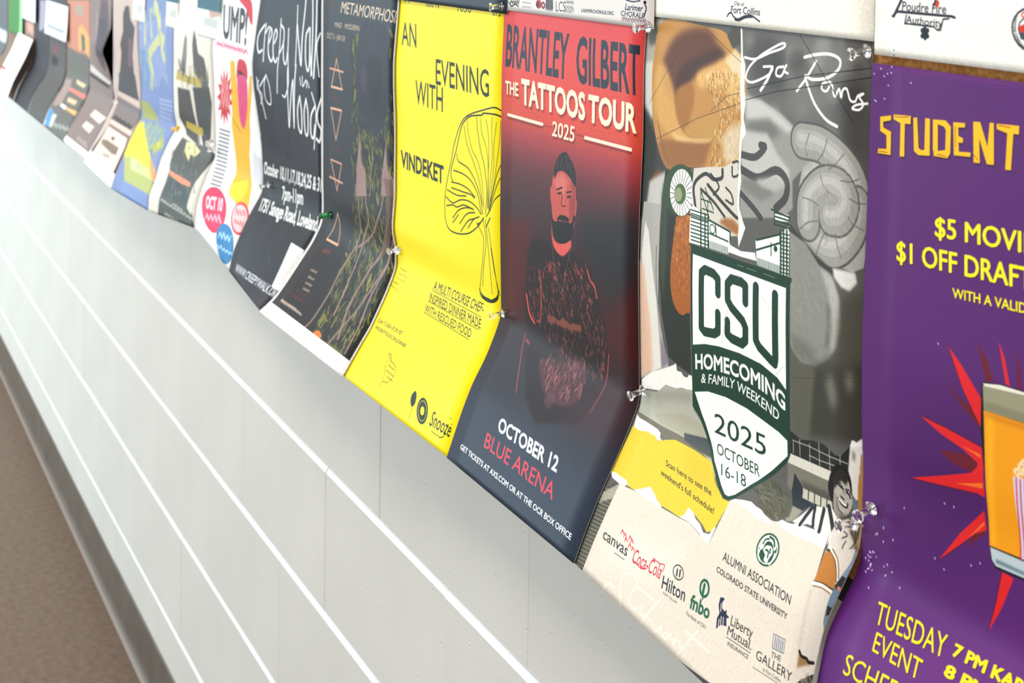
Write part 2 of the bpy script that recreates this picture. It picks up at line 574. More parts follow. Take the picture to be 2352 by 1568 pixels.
# every sheet: object name, label, category, group, left x, right x, left edge profile, right edge profile,
# pixels per metre of print, base colour, gloss, print (coordinates in 0.1 mm from the sheet's top left corner)
SHEETS = [
("poster","purple poster with yellow hand-cut lettering, a red burst and a beer glass","poster",'posters hanging in a row',-0.741,-0.4616,[[-0.0234,1.476],[-0.0256,1.3453],[-0.0267,1.2935],[-0.0254,1.2351],[-0.023,1.2114],[-0.023,1.1903],[-0.023,1.164],[-0.023,1.1499],[-0.0249,1.1407],[-0.0309,1.1319],[-0.0364,1.1239],[-0.0427,1.115],[-0.0478,1.1068],[-0.0512,1.0996],[-0.0557,1.0812],[-0.0576,1.0709],[-0.0892,0.985]],[[-0.0234,1.476],[-0.0256,1.3453],[-0.0267,1.2935],[-0.0254,1.2351],[-0.023,1.2114],[-0.023,1.1903],[-0.023,1.164],[-0.023,1.1499],[-0.0249,1.1407],[-0.0309,1.1319],[-0.0364,1.1239],[-0.0427,1.115],[-0.0478,1.1068],[-0.0512,1.0996],[-0.0557,1.0812],[-0.0576,1.0709],[-0.0892,0.985]],3200,"#68297b",0.5,[
["p","#541a66",0.8,110,0,[385,2215,1269,1939,1262,2720,539,3004,329,2732]],
["p","#7b3b8c",0.7,60,0,[211,3575,1571,3161,1765,3654,-82,4600]],
["p","#45154f",1,0,0,[108,355,210,334,212,366,137,384,142,421,216,438,219,588,95,593,100,562,178,554,173,468,113,447]],
["p","#45154f",1,0,0,[233,325,393,315,393,367,341,371,346,580,304,584,301,374,235,355]],
["p","#45154f",1,0,0,[416,322,450,318,472,507,495,516,525,512,522,312,564,311,573,541,470,551,431,530]],
["p","#45154f",1,0,0,[764,307,863,300,863,327,807,334,811,384,851,394,851,422,815,424,820,479,917,470,915,497,780,507]],
["p","#45154f",1,0,0,[929,283,985,278,1051,416,1061,271,1094,270,1107,516,1051,519,982,376,995,523,944,526]],
["p","#45154f",1,0,0,[1118,271,1290,261,1290,312,1248,313,1239,526,1196,529,1201,317,1119,303]],
["p","#45154f",1,0,0,[589,312,699,304,746,337,748,500,725,534,607,536,605,505,643,500,705,485,704,363,686,345,634,336,643,500,599,506]],
["p","#fbc70e",1,0,0,[97,342,199,321,201,353,126,371,131,408,205,426,208,576,84,581,89,550,167,542,162,455,102,434]],
["p","#fbc70e",1,0,0,[222,312,382,302,382,355,330,358,335,568,294,572,290,361,224,343]],
["p","#fbc70e",1,0,0,[405,310,440,306,462,494,485,504,514,499,511,300,554,299,563,529,460,539,421,518]],
["p","#fbc70e",1,0,0,[754,295,853,288,853,315,798,322,802,372,841,382,841,410,805,412,811,467,907,458,906,485,770,495]],
["p","#fbc70e",1,0,0,[919,271,976,266,1042,404,1052,260,1085,258,1098,504,1042,508,973,364,986,511,935,514]],
["p","#fbc70e",1,0,0,[1109,259,1281,250,1281,301,1239,302,1231,515,1187,518,1192,305,1110,291]],
["p","#fbc70e",1,0,0,[579,300,689,292,736,325,739,488,715,522,597,524,595,493,632,488,695,474,694,351,676,333,624,324,632,488,589,494]],
["s","#8a5a14",1,5,1,[234,323,304,320,364,310]],
["s","#8a5a14",1,5,1,[468,328,472,453,495,497]],
["s","#8a5a14",1,5,1,[772,320,781,441]],
["s","#8a5a14",1,5,1,[935,469,970,494]],
["s","#8a5a14",1,5,1,[1125,267,1215,268]],
["s","#8a5a14",1,5,1,[96,565,176,564]],
["s","#8a5a14",1,5,1,[628,509,707,513]],
["t","#3c1148","$5 MOVIES",[643,1020,1525,963],[-6,-118],0.035,0,1],
["t","#fff21a","$5 MOVIES",[637,1014,1520,958],[-6,-117],0.035,0,1],
["t","#3c1148","$1 OFF DRAFT",[309,1242,1434,1176],[-7,-124],0.035,0,1],
["t","#fff21a","$1 OFF DRAFT",[303,1236,1429,1171],[-7,-124],0.035,0,1],
["t","#3c1148","WITH A VALID",[807,1362,1396,1315],[-4,-58],0.02,0,1],
["t","#fff21a","WITH A VALID",[801,1356,1391,1310],[-3,-57],0.02,0,1],
["t","#3c1148","TUESDAY",[325,3595,918,3548],[-44,-131],0.0,0,1],
["t","#fff21a","TUESDAY",[316,3591,911,3544],[-44,-130],0.0,0,1],
["t","#3c1148","EVENT",[404,3745,820,3736],[-29,-114],0.0,0,1],
["t","#fff21a","EVENT",[396,3742,813,3733],[-30,-114],0.0,0,1],
["t","#3c1148","SCHEDULE",[218,3976,1011,3916],[5,-130],0.0,0,1],
["t","#fff21a","SCHEDULE",[210,3973,1004,3913],[5,-130],0.0,0,1],
["t","#3c1148","7 PM KAR",[956,3504,1512,3481],[-10,-69],0.04,0,1],
["t","#fff21a","7 PM KAR",[949,3500,1505,3477],[-10,-68],0.04,0,1],
["t","#3c1148","8 PM",[963,3629,1292,3613],[-9,-65],0.04,0,1],
["t","#fff21a","8 PM",[955,3626,1285,3610],[-8,-66],0.04,0,1],
["p","#7a1535",1,0,0,[774,1884,901,1947,1063,2003,1063,2075,919,1995]],
["p","#7a1535",1,0,0,[718,2315,922,2274,1039,2268,1031,2330,986,2366,831,2359]],
["p","#7a1535",1,0,0,[1020,1570,1104,1652,1158,1766,1102,1782]],
["p","#7a1535",1,0,0,[1328,1553,1365,1631,1372,1755,1347,1756]],
["p","#7a1535",1,0,0,[941,2840,1018,2710,1102,2671,1088,2709]],
["p","#e0272e",1,0,0,[783,1657,894,1736,1070,1896,1072,2066,1054,2058,918,1888]],
["p","#e0272e",1,0,0,[543,2154,774,2161,1073,2184,1093,2322,1039,2288,922,2247,736,2214]],
["p","#e0272e",1,0,0,[449,2590,733,2475,986,2370,1040,2314,1039,2268,1083,2273,1098,2479,1045,2478,729,2539]],
["p","#e0272e",1,0,0,[705,3021,893,2771,1087,2564,1102,2678,1018,2730,913,2830]],
["p","#e0272e",1,0,0,[1135,3274,1188,3075,1229,2875,1321,2877,1240,3079,1168,3214]],
["p","#e0272e",1,0,0,[1186,1520,1238,1602,1289,1760,1255,1751]],
["s","#4d0f33",1,5,0,[543,2154,774,2161,1073,2184]],
["s","#4d0f33",1,5,0,[449,2590,729,2539,1045,2478]],
["s","#4d0f33",1,5,0,[705,3021,913,2830,1018,2730]],
["s","#4d0f33",1,5,0,[783,1657,918,1888,1054,2058]],
["s","#4d0f33",1,5,0,[1135,3274,1188,3075,1229,2875]],
["p","#f0802a",1,0,0,[904,2227,1065,2233,1065,2252]],
["p","#f0802a",1,0,0,[854,2480,1083,2398,1082,2431]],
["p","#f0802a",1,0,0,[948,2790,1083,2632,1088,2650]],
["p","#1a1418",1,0,0,[1068,1805,1093,1787,1230,1765,1429,1751,1433,2856,1181,2876,1136,2835,1120,2444,1064,2095]],
["p","#a5a186",1,0,0,[1077,1810,1430,1763,1435,1932,1089,1959]],
["p","#e9e6d6",1,0,0,[1076,1800,1213,1771,1430,1758,1430,1773,1094,1813]],
["p","#8e8a70",0.7,3,0,[1097,1901,1434,1881,1435,1932,1092,1958]],
["p","#f1a80c",1,0,0,[1087,1959,1435,1935,1429,2733,1128,2759,1101,2267]],
["p","#fcc21c",0.6,5,0,[1115,1974,1167,1971,1177,2740,1139,2753]],
["p","#c2790a",0.5,5,0,[1097,1966,1435,1944,1435,1976,1098,1992]],
["p","#c3ced2",1,0,0,[1132,2766,1429,2745,1432,2841,1181,2861,1149,2836]],
["p","#7d9098",1,2,0,[1179,2818,1431,2806,1432,2824,1180,2843]],
["p","#d9d3e8",1,0,0,[1320,2271,1439,2253,1429,2743,1376,2739]],
["p","#d8303a",1,0,0,[1340,2272,1350,2271,1377,2751,1367,2755]],
["p","#d8303a",1,0,0,[1370,2262,1380,2261,1406,2740,1396,2743]],
["p","#d8303a",1,0,0,[1403,2250,1413,2249,1438,2726,1429,2730]],
["p","#f3d9b0",1,0,0,[1374,2224,1373,2230,1371,2236,1366,2242,1361,2248,1355,2252,1348,2255,1341,2257,1335,2257,1330,2255,1325,2252,1323,2247,1322,2242,1323,2236,1325,2230,1330,2224,1335,2218,1341,2214,1348,2211,1355,2209,1361,2209,1366,2211,1371,2214,1373,2219]],
["p","#dba95e",1,0,0,[1365,2234,1365,2236,1364,2238,1362,2240,1360,2242,1358,2244,1355,2245,1352,2246,1350,2246,1348,2246,1346,2245,1345,2244,1345,2242,1345,2240,1346,2238,1348,2236,1350,2234,1352,2232,1355,2231,1358,2230,1360,2230,1362,2230,1364,2231,1365,2232]],
["p","#f3d9b0",1,0,0,[1407,2181,1406,2187,1404,2193,1399,2199,1394,2205,1388,2209,1381,2212,1374,2214,1368,2214,1363,2212,1358,2209,1356,2204,1355,2199,1356,2193,1358,2187,1363,2181,1368,2175,1374,2171,1381,2168,1388,2166,1394,2166,1399,2168,1404,2171,1406,2176]],
["p","#dba95e",1,0,0,[1397,2191,1397,2193,1396,2195,1394,2198,1392,2199,1390,2201,1387,2202,1384,2203,1382,2202,1380,2202,1378,2201,1377,2199,1377,2197,1377,2195,1378,2193,1380,2190,1382,2189,1384,2187,1387,2186,1390,2185,1392,2186,1394,2186,1396,2187,1397,2189]],
["p","#f3d9b0",1,0,0,[1432,2204,1431,2210,1429,2216,1424,2222,1419,2227,1413,2232,1406,2235,1399,2237,1393,2237,1388,2236,1383,2233,1381,2229,1380,2224,1381,2218,1383,2212,1388,2206,1393,2201,1399,2196,1406,2193,1413,2191,1419,2191,1424,2192,1429,2195,1431,2199]],
["p","#dba95e",1,0,0,[1422,2214,1422,2216,1421,2218,1419,2220,1417,2222,1415,2224,1412,2225,1409,2226,1407,2226,1405,2226,1403,2225,1402,2224,1402,2222,1402,2220,1403,2218,1405,2216,1407,2214,1409,2212,1412,2211,1415,2210,1417,2210,1419,2210,1421,2211,1422,2212]],
["p","#f3d9b0",1,0,0,[1399,2241,1398,2247,1396,2253,1391,2259,1386,2265,1380,2269,1373,2272,1366,2274,1360,2274,1355,2272,1350,2269,1348,2264,1347,2259,1348,2253,1350,2247,1355,2241,1360,2235,1366,2231,1373,2228,1380,2226,1386,2226,1391,2228,1396,2231,1398,2236]],
["p","#dba95e",1,0,0,[1390,2251,1390,2253,1389,2255,1387,2258,1385,2259,1383,2261,1380,2262,1377,2263,1375,2262,1373,2262,1371,2261,1370,2259,1370,2257,1370,2255,1371,2253,1373,2250,1375,2249,1377,2247,1380,2246,1383,2245,1385,2246,1387,2246,1389,2247,1390,2249]],
["p","#f3d9b0",1,0,0,[1428,2155,1427,2161,1425,2167,1420,2173,1415,2179,1409,2183,1402,2186,1395,2188,1389,2188,1384,2186,1379,2183,1377,2178,1376,2173,1377,2167,1379,2161,1384,2155,1389,2149,1395,2145,1402,2142,1409,2140,1415,2140,1420,2142,1425,2145,1427,2150]],
["p","#dba95e",1,0,0,[1418,2165,1418,2167,1417,2169,1415,2172,1413,2173,1411,2175,1408,2176,1405,2177,1403,2176,1401,2176,1399,2175,1398,2173,1398,2171,1398,2169,1399,2167,1401,2164,1403,2163,1405,2161,1408,2160,1411,2159,1413,2160,1415,2160,1417,2161,1418,2163]],
["s","#2a0d33",1,7,0,[176,3025,181,3032]],
["s","#efe0f2",1,7,0,[88,3212,88,3217]],
["s","#efe0f2",1,7,0,[145,3420,148,3427]],
["s","#2a0d33",1,7,0,[92,3180,97,3191]],
["s","#efe0f2",1,7,0,[123,3196,126,3202]],
["s","#efe0f2",1,7,0,[124,3311,123,3318]],
["s","#2a0d33",1,7,0,[103,3255,104,3265]],
["s","#efe0f2",1,7,0,[106,3283,105,3289]],
["s","#efe0f2",1,7,0,[102,3277,100,3287]],
["s","#2a0d33",1,7,0,[124,3027,128,3032]],
["s","#efe0f2",1,7,0,[46,3260,51,3269]],
["s","#efe0f2",1,7,0,[66,3236,72,3238]],
["s","#2a0d33",1,7,0,[135,3220,135,3225]],
["s","#efe0f2",1,7,0,[76,3268,83,3272]],
["s","#efe0f2",1,7,0,[78,3244,81,3249]],
["s","#2a0d33",1,7,0,[120,3106,124,3114]],
["s","#efe0f2",1,7,0,[129,3077,135,3080]],
["s","#efe0f2",1,7,0,[144,3063,149,3072]],
["s","#2a0d33",1,7,0,[103,3322,99,3330]],
["s","#efe0f2",1,7,0,[84,3318,81,3326]],
["s","#efe0f2",1,7,0,[68,3342,79,3348]],
["s","#2a0d33",1,7,0,[150,3224,154,3227]],
["s","#efe0f2",1,7,0,[92,3312,97,3321]],
["s","#efe0f2",1,7,0,[95,3237,97,3243]],
["s","#2a0d33",1,7,0,[41,3244,42,3252]],
["s","#efe0f2",1,7,0,[112,3195,105,3207]],
["s","#efe0f2",1,7,0,[106,3280,106,3287]],
["s","#2a0d33",1,7,0,[384,3040,382,3048]],
["s","#efe0f2",1,7,0,[206,2998,207,3010]],
["s","#efe0f2",1,7,0,[249,3224,258,3232]],
["s","#2a0d33",1,7,0,[324,3219,330,3223]],
["s","#efe0f2",1,7,0,[209,3090,206,3101]],
["s","#efe0f2",1,7,0,[145,3218,147,3223]],
["s","#2a0d33",1,7,0,[193,3114,197,3117]],
["s","#efe0f2",1,7,0,[81,3204,80,3215]],
["s","#efe0f2",1,7,0,[145,3060,153,3064]],
["s","#2a0d33",1,7,0,[68,3121,65,3129]],
["s","#efe0f2",1,7,0,[250,3294,246,3304]],
["s","#efe0f2",1,7,0,[297,3256,305,3258]],
["s","#2a0d33",1,7,0,[246,3275,241,3287]],
["s","#efe0f2",1,7,0,[96,3294,105,3299]],
["s","#efe0f2",1,7,0,[6,3063,4,3075]],
["s","#2a0d33",1,7,0,[114,3250,113,3256]],
["s","#efe0f2",1,7,0,[300,3042,298,3053]],
["s","#efe0f2",1,7,0,[224,3249,225,3254]],
["s","#2a0d33",1,7,0,[209,3287,213,3298]],
["s","#e8d5ee",1,7,0,[393,2801,399,2807]],
["s","#e8d5ee",1,7,0,[751,2641,757,2648]],
["s","#e8d5ee",1,7,0,[830,2633,836,2639]],
["s","#e8d5ee",1,7,0,[676,3012,682,3018]],
["s","#e8d5ee",1,7,0,[757,3049,763,3055]],
["s","#e8d5ee",1,7,0,[980,2935,986,2940]],
["s","#e8d5ee",1,7,0,[1054,2892,1059,2897]],
["s","#e8d5ee",1,7,0,[386,3318,394,3323]],
["s","#e8d5ee",1,7,0,[695,1663,701,1669]],
["s","#e8d5ee",1,8,0,[83,29,90,33]],
["s","#e8d5ee",1,8,0,[186,9,192,13]],
["s","#e8d5ee",1,8,0,[149,56,155,59]],
["s","#e8d5ee",1,8,0,[183,47,190,51]],
["s","#e8d5ee",1,8,0,[118,75,124,79]],
["s","#e8d5ee",1,8,0,[161,130,167,134]],
["s","#e8d5ee",1,8,0,[368,93,375,96]],
["s","#e8d5ee",1,8,0,[129,220,135,223]],
["s","#e8d5ee",1,8,0,[21,68,27,72]],
["s","#e8d5ee",1,8,0,[38,241,45,244]],
["s","#e8d5ee",1,8,0,[46,245,53,249]],
["s","#24102c",1,10,0,[216,173,220,176]],
["s","#24102c",1,10,0,[912,502,915,505]]]),
("poster","torn-collage homecoming poster with a green and white shield badge","poster",'posters hanging in a row',-1.0249,-0.742,[[-0.0222,1.5],[-0.0222,1.4766],[-0.0241,1.4456],[-0.0235,1.3877],[-0.0258,1.3221],[-0.0261,1.2851],[-0.023,1.182],[-0.0227,1.1666],[-0.0268,1.1584],[-0.0353,1.1398],[-0.0474,1.1164],[-0.0595,1.0943],[-0.0737,1.064],[-0.0831,1.0408]],[[-0.0222,1.5],[-0.0222,1.489],[-0.024,1.3738],[-0.0245,1.2873],[-0.0233,1.2292],[-0.0218,1.1735],[-0.0243,1.1515],[-0.0299,1.1432],[-0.0347,1.1354],[-0.0396,1.1273],[-0.0435,1.1211],[-0.0475,1.1146],[-0.0516,1.1073],[-0.0529,1.1021],[-0.0555,1.0928],[-0.0593,1.076],[-0.078,1.02]],3200,"#6e6c68",0.5,[
["p","#8b8984",0.8,40,0,[1358,112,2844,109,2821,460,2124,734,1445,600]],
["p","#55534f",1,30,0,[2481,407,2812,282,2820,954,2501,776]],
["p","#5b5955",1,30,0,[1413,160,1769,143,1958,560,1546,558]],
["p","#a9a7a2",0.7,14,0,[2408,162,2406,180,2398,196,2385,211,2367,224,2346,232,2323,236,2300,236,2278,231,2259,221,2244,209,2234,193,2230,176,2232,158,2240,142,2253,127,2271,114,2292,106,2315,102,2338,102,2360,107,2379,117,2394,129,2404,145]],
["p","#9b9994",0.7,14,0,[2056,258,2054,272,2048,285,2038,297,2024,306,2007,313,1989,316,1971,316,1954,312,1939,305,1927,295,1919,283,1916,270,1918,256,1924,243,1934,231,1948,222,1965,215,1983,212,2001,212,2018,216,2033,223,2045,233,2053,245]],
["p","#a5a39e",0.7,14,0,[2339,261,2337,276,2331,290,2319,303,2305,314,2287,321,2268,325,2249,325,2231,321,2215,313,2202,303,2194,290,2191,275,2193,260,2199,246,2211,233,2225,222,2243,215,2262,211,2281,211,2299,215,2315,223,2328,233,2336,246]],
["p","#8f8d88",0.7,14,0,[2513,737,2511,755,2503,772,2490,788,2472,801,2451,811,2429,816,2406,817,2385,813,2367,805,2352,793,2343,778,2339,761,2341,743,2349,726,2362,710,2380,697,2401,687,2423,682,2446,681,2467,685,2485,693,2500,705,2509,720]],
["p","#97958f",0.7,14,0,[1536,191,1534,204,1528,216,1518,227,1504,236,1488,243,1470,246,1452,246,1435,242,1420,236,1409,227,1401,215,1398,203,1400,190,1406,178,1416,167,1430,158,1446,151,1464,148,1482,148,1499,152,1514,158,1525,167,1533,179]],
["p","#807e79",0.7,14,0,[2763,134,2761,151,2753,167,2741,182,2724,193,2704,201,2683,205,2661,204,2641,199,2623,190,2610,178,2601,163,2597,146,2599,129,2607,113,2619,98,2636,87,2656,79,2677,75,2699,76,2719,81,2737,90,2750,102,2759,117]],
["p","#4b4946",0.7,14,0,[1899,390,1897,412,1887,433,1870,452,1848,467,1821,478,1792,484,1763,484,1735,478,1710,467,1691,452,1678,433,1673,412,1675,390,1685,369,1702,350,1724,335,1751,324,1780,318,1809,318,1837,324,1862,335,1881,350,1894,369]],
["p","#4b4946",0.7,14,0,[2753,468,2750,494,2739,519,2721,542,2696,560,2666,574,2634,581,2601,582,2571,575,2544,563,2523,545,2509,523,2503,498,2506,472,2517,447,2535,424,2560,406,2590,392,2622,385,2655,384,2685,391,2712,403,2733,421,2747,443]],
["p","#5a5854",0.45,8,0,[1789,283,1788,297,1782,310,1772,322,1759,332,1743,339,1726,342,1709,342,1692,338,1677,331,1666,321,1658,309,1655,295,1656,281,1662,268,1672,256,1685,246,1701,239,1718,236,1735,236,1752,240,1767,247,1778,257,1786,269]],
["p","#9c9a95",0.45,8,0,[1856,661,1855,671,1850,681,1842,690,1832,698,1821,703,1808,706,1795,706,1783,704,1773,699,1765,692,1760,683,1758,673,1759,663,1764,653,1772,644,1782,636,1793,631,1806,628,1819,628,1831,630,1841,635,1849,642,1854,651]],
["p","#8f8d88",0.45,8,0,[1518,600,1517,610,1512,620,1504,629,1494,637,1482,642,1469,645,1456,645,1443,643,1432,638,1424,631,1418,622,1416,612,1417,602,1422,592,1430,583,1440,575,1452,570,1465,567,1478,567,1491,569,1502,574,1510,581,1516,590]],
["p","#5a5854",0.45,8,0,[1907,457,1906,472,1899,487,1889,500,1874,511,1857,519,1839,523,1820,523,1802,519,1787,512,1775,501,1766,488,1763,473,1764,458,1771,443,1781,430,1796,419,1813,411,1831,407,1850,407,1868,411,1883,418,1895,429,1904,442]],
["p","#4d4b48",0.45,8,0,[1911,279,1910,297,1902,315,1889,331,1872,344,1851,353,1828,357,1805,357,1783,352,1763,342,1748,329,1738,313,1733,295,1734,277,1742,259,1755,243,1772,230,1793,221,1816,217,1839,217,1861,222,1881,232,1896,245,1906,261]],
["p","#5a5854",0.45,8,0,[2737,118,2735,139,2726,159,2712,176,2693,190,2671,200,2647,205,2623,204,2599,198,2579,188,2564,172,2553,154,2549,134,2551,113,2560,93,2574,76,2593,62,2615,52,2639,47,2663,48,2687,54,2707,64,2722,80,2733,98]],
["p","#4d4b48",0.45,8,0,[2128,284,2126,304,2118,323,2104,340,2086,354,2063,363,2039,368,2014,367,1991,362,1970,351,1954,337,1943,319,1938,300,1940,280,1948,261,1962,244,1980,230,2003,221,2027,216,2052,217,2075,222,2096,233,2112,247,2123,265]],
["p","#5a5854",0.45,8,0,[1834,244,1832,264,1824,284,1809,301,1790,315,1767,324,1742,329,1717,328,1693,323,1672,312,1655,297,1645,280,1640,260,1642,240,1650,220,1665,203,1684,189,1707,180,1732,175,1757,176,1781,181,1802,192,1819,207,1829,224]],
["p","#9c9a95",0.45,8,0,[1559,921,1558,932,1553,943,1545,952,1534,961,1522,967,1508,970,1494,971,1481,969,1470,964,1461,956,1455,947,1453,937,1454,926,1459,915,1467,906,1478,897,1490,891,1504,888,1518,887,1531,889,1542,894,1551,902,1557,911]],
["p","#4d4b48",0.45,8,0,[2360,411,2359,424,2354,436,2346,447,2334,456,2320,463,2305,466,2290,466,2275,462,2262,456,2252,447,2245,435,2242,423,2243,410,2248,398,2256,387,2268,378,2282,371,2297,368,2312,368,2327,372,2340,378,2350,387,2357,399]],
["p","#8f8d88",0.45,8,0,[1832,751,1829,774,1819,796,1803,816,1781,832,1755,844,1727,851,1699,852,1672,846,1649,836,1631,820,1619,801,1614,779,1617,756,1627,734,1643,714,1665,698,1691,686,1719,679,1747,678,1774,684,1797,694,1815,710,1827,729]],
["p","#9c9a95",0.45,8,0,[2523,479,2521,495,2515,510,2504,524,2490,535,2473,544,2454,548,2435,548,2418,544,2402,537,2390,526,2382,512,2379,497,2381,481,2387,466,2398,452,2412,441,2429,432,2448,428,2467,428,2484,432,2500,439,2512,450,2520,464]],
["p","#4d4b48",0.45,8,0,[2732,275,2731,286,2727,296,2720,305,2710,313,2699,318,2686,320,2673,320,2661,317,2650,311,2642,303,2636,293,2634,283,2635,272,2639,262,2646,253,2656,245,2667,240,2680,238,2693,238,2705,241,2716,247,2724,255,2730,265]],
["p","#4d4b48",0.45,8,0,[1677,866,1675,883,1667,899,1655,914,1639,926,1620,935,1599,940,1578,941,1559,937,1542,929,1529,918,1520,904,1517,888,1519,871,1527,855,1539,840,1555,828,1574,819,1595,814,1616,813,1635,817,1652,825,1665,836,1674,850]],
["p","#8f8d88",0.45,8,0,[2192,631,2190,648,2183,665,2171,681,2155,693,2136,702,2115,707,2094,707,2075,703,2058,695,2044,683,2036,668,2032,651,2034,634,2041,617,2053,601,2069,589,2088,580,2109,575,2130,575,2149,579,2166,587,2180,599,2188,614]],
["p","#5a5854",0.45,8,0,[2178,333,2176,355,2167,376,2152,395,2132,410,2108,421,2082,426,2055,426,2030,420,2008,409,1991,393,1979,374,1974,353,1976,331,1985,310,2000,291,2020,276,2044,265,2070,260,2097,260,2122,266,2144,277,2161,293,2173,312]],
["p","#b9b5ab",1,6,0,[37,111,303,117,206,447,174,960,32,862,19,323]],
["p","#6d6a64",1,8,0,[43,239,212,192,212,319,88,353]],
["p","#d8d4cb",1,5,0,[41,497,167,474,164,962,53,825]],
["p","#3f413a",1,8,0,[33,886,209,1071,303,1241,414,1325,365,1743,7,1819]],
["p","#b8643c",0.6,10,0,[191,1422,310,1332,347,1532,214,1696]],
["p","#c9c6bf",1,6,0,[152,1476,415,1337,349,1554,357,1782,96,1838]],
["p","#b7b4ad",1,0,0,[82,1663,335,1635,346,1977,321,2445,400,2769,480,2951,53,3174,42,2522,57,1926]],
["p","#e6e2d8",1,1,0,[116,1819,174,1900,300,2451,366,2988,206,3076,107,2504,75,2099]],
["p","#e9c3a8",0.9,6,0,[34,2156,111,2208,212,2710,239,3041,53,3174]],
["p","#9a8d96",1,3,0,[359,2724,481,2905,366,2988]],
["s","#4a463e",1,6,1,[295,1989,301,2334,350,2611,501,2910]],
["p","#373a2f",1,2,0,[384,1340,748,1221,801,2904,583,2884,481,2859,382,2544,333,2153,344,1748]],
["p","#4b5a41",0.8,5,0,[362,1458,434,1445,443,2068,404,2422,354,2205,348,1804]],
["p","#c99a57",1,0,1,[282,124,882,134,1145,158,1259,255,1334,301,1405,346,1432,622,1418,1038,1290,1153,1164,1190,942,1223,614,1285,425,1329,303,1241,209,1071,161,846,164,451]],
["p","#6e432c",0.95,11,1,[474,241,883,145,1078,270,1159,358,1017,420,799,512,688,601,592,701,534,798,411,745,280,555]],
["p","#4f3226",0.8,9,1,[580,479,823,367,1080,291,1159,358,907,447,687,590,572,681,510,643]],
["s","#5b3920",0.8,12,1,[511,666,493,758,537,899,629,986,739,1020,969,991,1017,1016]],
["s","#6b4424",0.5,16,1,[226,861,294,1082,432,1299]],
["p","#dcb068",0.9,10,1,[216,538,336,480,491,690,557,907,660,1004,779,1031,541,1078,291,990,183,843]],
["p","#e2bb79",1,10,1,[799,512,1017,420,1159,358,1392,358,1431,685,1030,563,863,625]],
["p","#b27f3c",1,6,1,[531,663,727,597,770,724,659,982,558,930,504,802]],
["p","#9b6a3a",0.8,8,1,[274,1119,541,1078,798,1028,1008,1007,973,1109,904,1229,614,1285,425,1329,303,1241]],
["p","#e8c892",0.9,5,1,[479,1031,660,1032,988,983,1017,1006,895,1046,541,1078]],
["p","#caa05c",1,8,1,[639,985,813,872,1039,809,1148,762,1154,932,1007,996,739,1026]],
["r",["#f0dcb4","#b98338","#d8b270","#8a5a26","#f6e7c8"],520,8,3.5,80,1,0.8,[840,540,1392,358,1431,685,1428,1058,1200,1168,1016,1189,1007,996,1150,826,1034,670]],
["p","#ecdcc0",0.8,6,0,[1160,369,1296,273,1405,346,1423,479,1276,452]],
["p","#e6dcc9",0.7,10,0,[1278,851,1410,812,1402,1072,1200,1168,1155,974]],
["s","#2c261f",1,3,0,[118,828,324,596,510,396]],
["s","#2c261f",1,3,0,[231,1114,832,858,1395,668]],
["s","#2c261f",1,3,0,[1001,782,1216,638,1427,582]],
["s","#2c261f",1,3,0,[883,145,1412,387]],
["p","#5c5a4f",1,1,0,[1182,187,1251,114,1367,116,1356,237,1260,276]],
["p","#b46f2c",1,0,1,[590,1629,567,1723,514,2051,509,2257,544,2384,608,2446,677,2460,737,2426,796,2360,798,1873,757,1330,652,1516]],
["r",["#e2a862","#8d4f18","#d08e44"],260,8,3,70,2,0.8,[580,1361,757,1330,803,2269,548,2337,528,2048]],
["p","#3f5a38",1,0,0,[841,1426,829,1373,802,1327,761,1291,711,1267,653,1257,592,1261,532,1280,478,1311,432,1353,398,1404,379,1458,375,1514,387,1567,414,1613,455,1649,505,1673,563,1683,624,1679,684,1660,738,1629,784,1587,818,1536,837,1482]],
["p","#f2f0e9",1,0,0,[795,1452,786,1405,766,1363,736,1329,700,1306,658,1294,615,1296,573,1310,534,1337,502,1373,478,1416,465,1465,463,1514,472,1561,492,1603,522,1637,558,1660,600,1672,643,1670,685,1656,724,1629,756,1593,780,1550,793,1501]],
["p","#5c7a4c",1,0,0,[693,1482,688,1461,679,1443,664,1428,646,1418,625,1414,604,1415,583,1422,564,1434,548,1451,536,1470,530,1492,529,1514,534,1535,543,1553,558,1568,576,1578,597,1582,618,1581,639,1574,658,1562,674,1545,686,1526,692,1504]],
["p","#a3a98c",1,0,0,[641,1498,638,1484,632,1472,622,1462,611,1455,597,1452,583,1453,569,1457,557,1465,546,1476,538,1489,534,1503,533,1518,536,1532,542,1544,552,1554,563,1561,577,1564,591,1563,605,1559,617,1551,628,1540,636,1527,640,1513]],
["s","#39463a",1,5,0,[706,1476,793,1452]],
["s","#39463a",1,5,0,[705,1502,790,1504]],
["s","#39463a",1,5,0,[696,1526,774,1554]],
["s","#39463a",1,5,0,[682,1548,747,1599]],
["s","#39463a",1,5,0,[662,1566,710,1634]],
["s","#39463a",1,5,0,[639,1578,666,1658]],
["s","#39463a",1,5,0,[614,1582,620,1668]],
["s","#39463a",1,5,0,[590,1580,573,1663]],
["s","#39463a",1,5,0,[568,1571,531,1643]],
["s","#39463a",1,5,0,[550,1555,497,1609]],
["s","#39463a",1,5,0,[538,1534,473,1566]],
["s","#39463a",1,5,0,[533,1510,462,1515]],
["s","#39463a",1,5,0,[534,1484,465,1462]],
["s","#39463a",1,5,0,[543,1459,481,1411]],
["s","#39463a",1,5,0,[558,1437,509,1365]],
["s","#39463a",1,5,0,[578,1419,548,1330]],
["s","#39463a",1,5,0,[601,1408,592,1307]],
["s","#39463a",1,5,0,[626,1403,639,1299]],
["s","#39463a",1,5,0,[650,1406,686,1306]],
["s","#39463a",1,5,0,[672,1416,727,1327]],
["s","#39463a",1,5,0,[689,1431,760,1360]],
["s","#39463a",1,5,0,[701,1452,783,1403]],
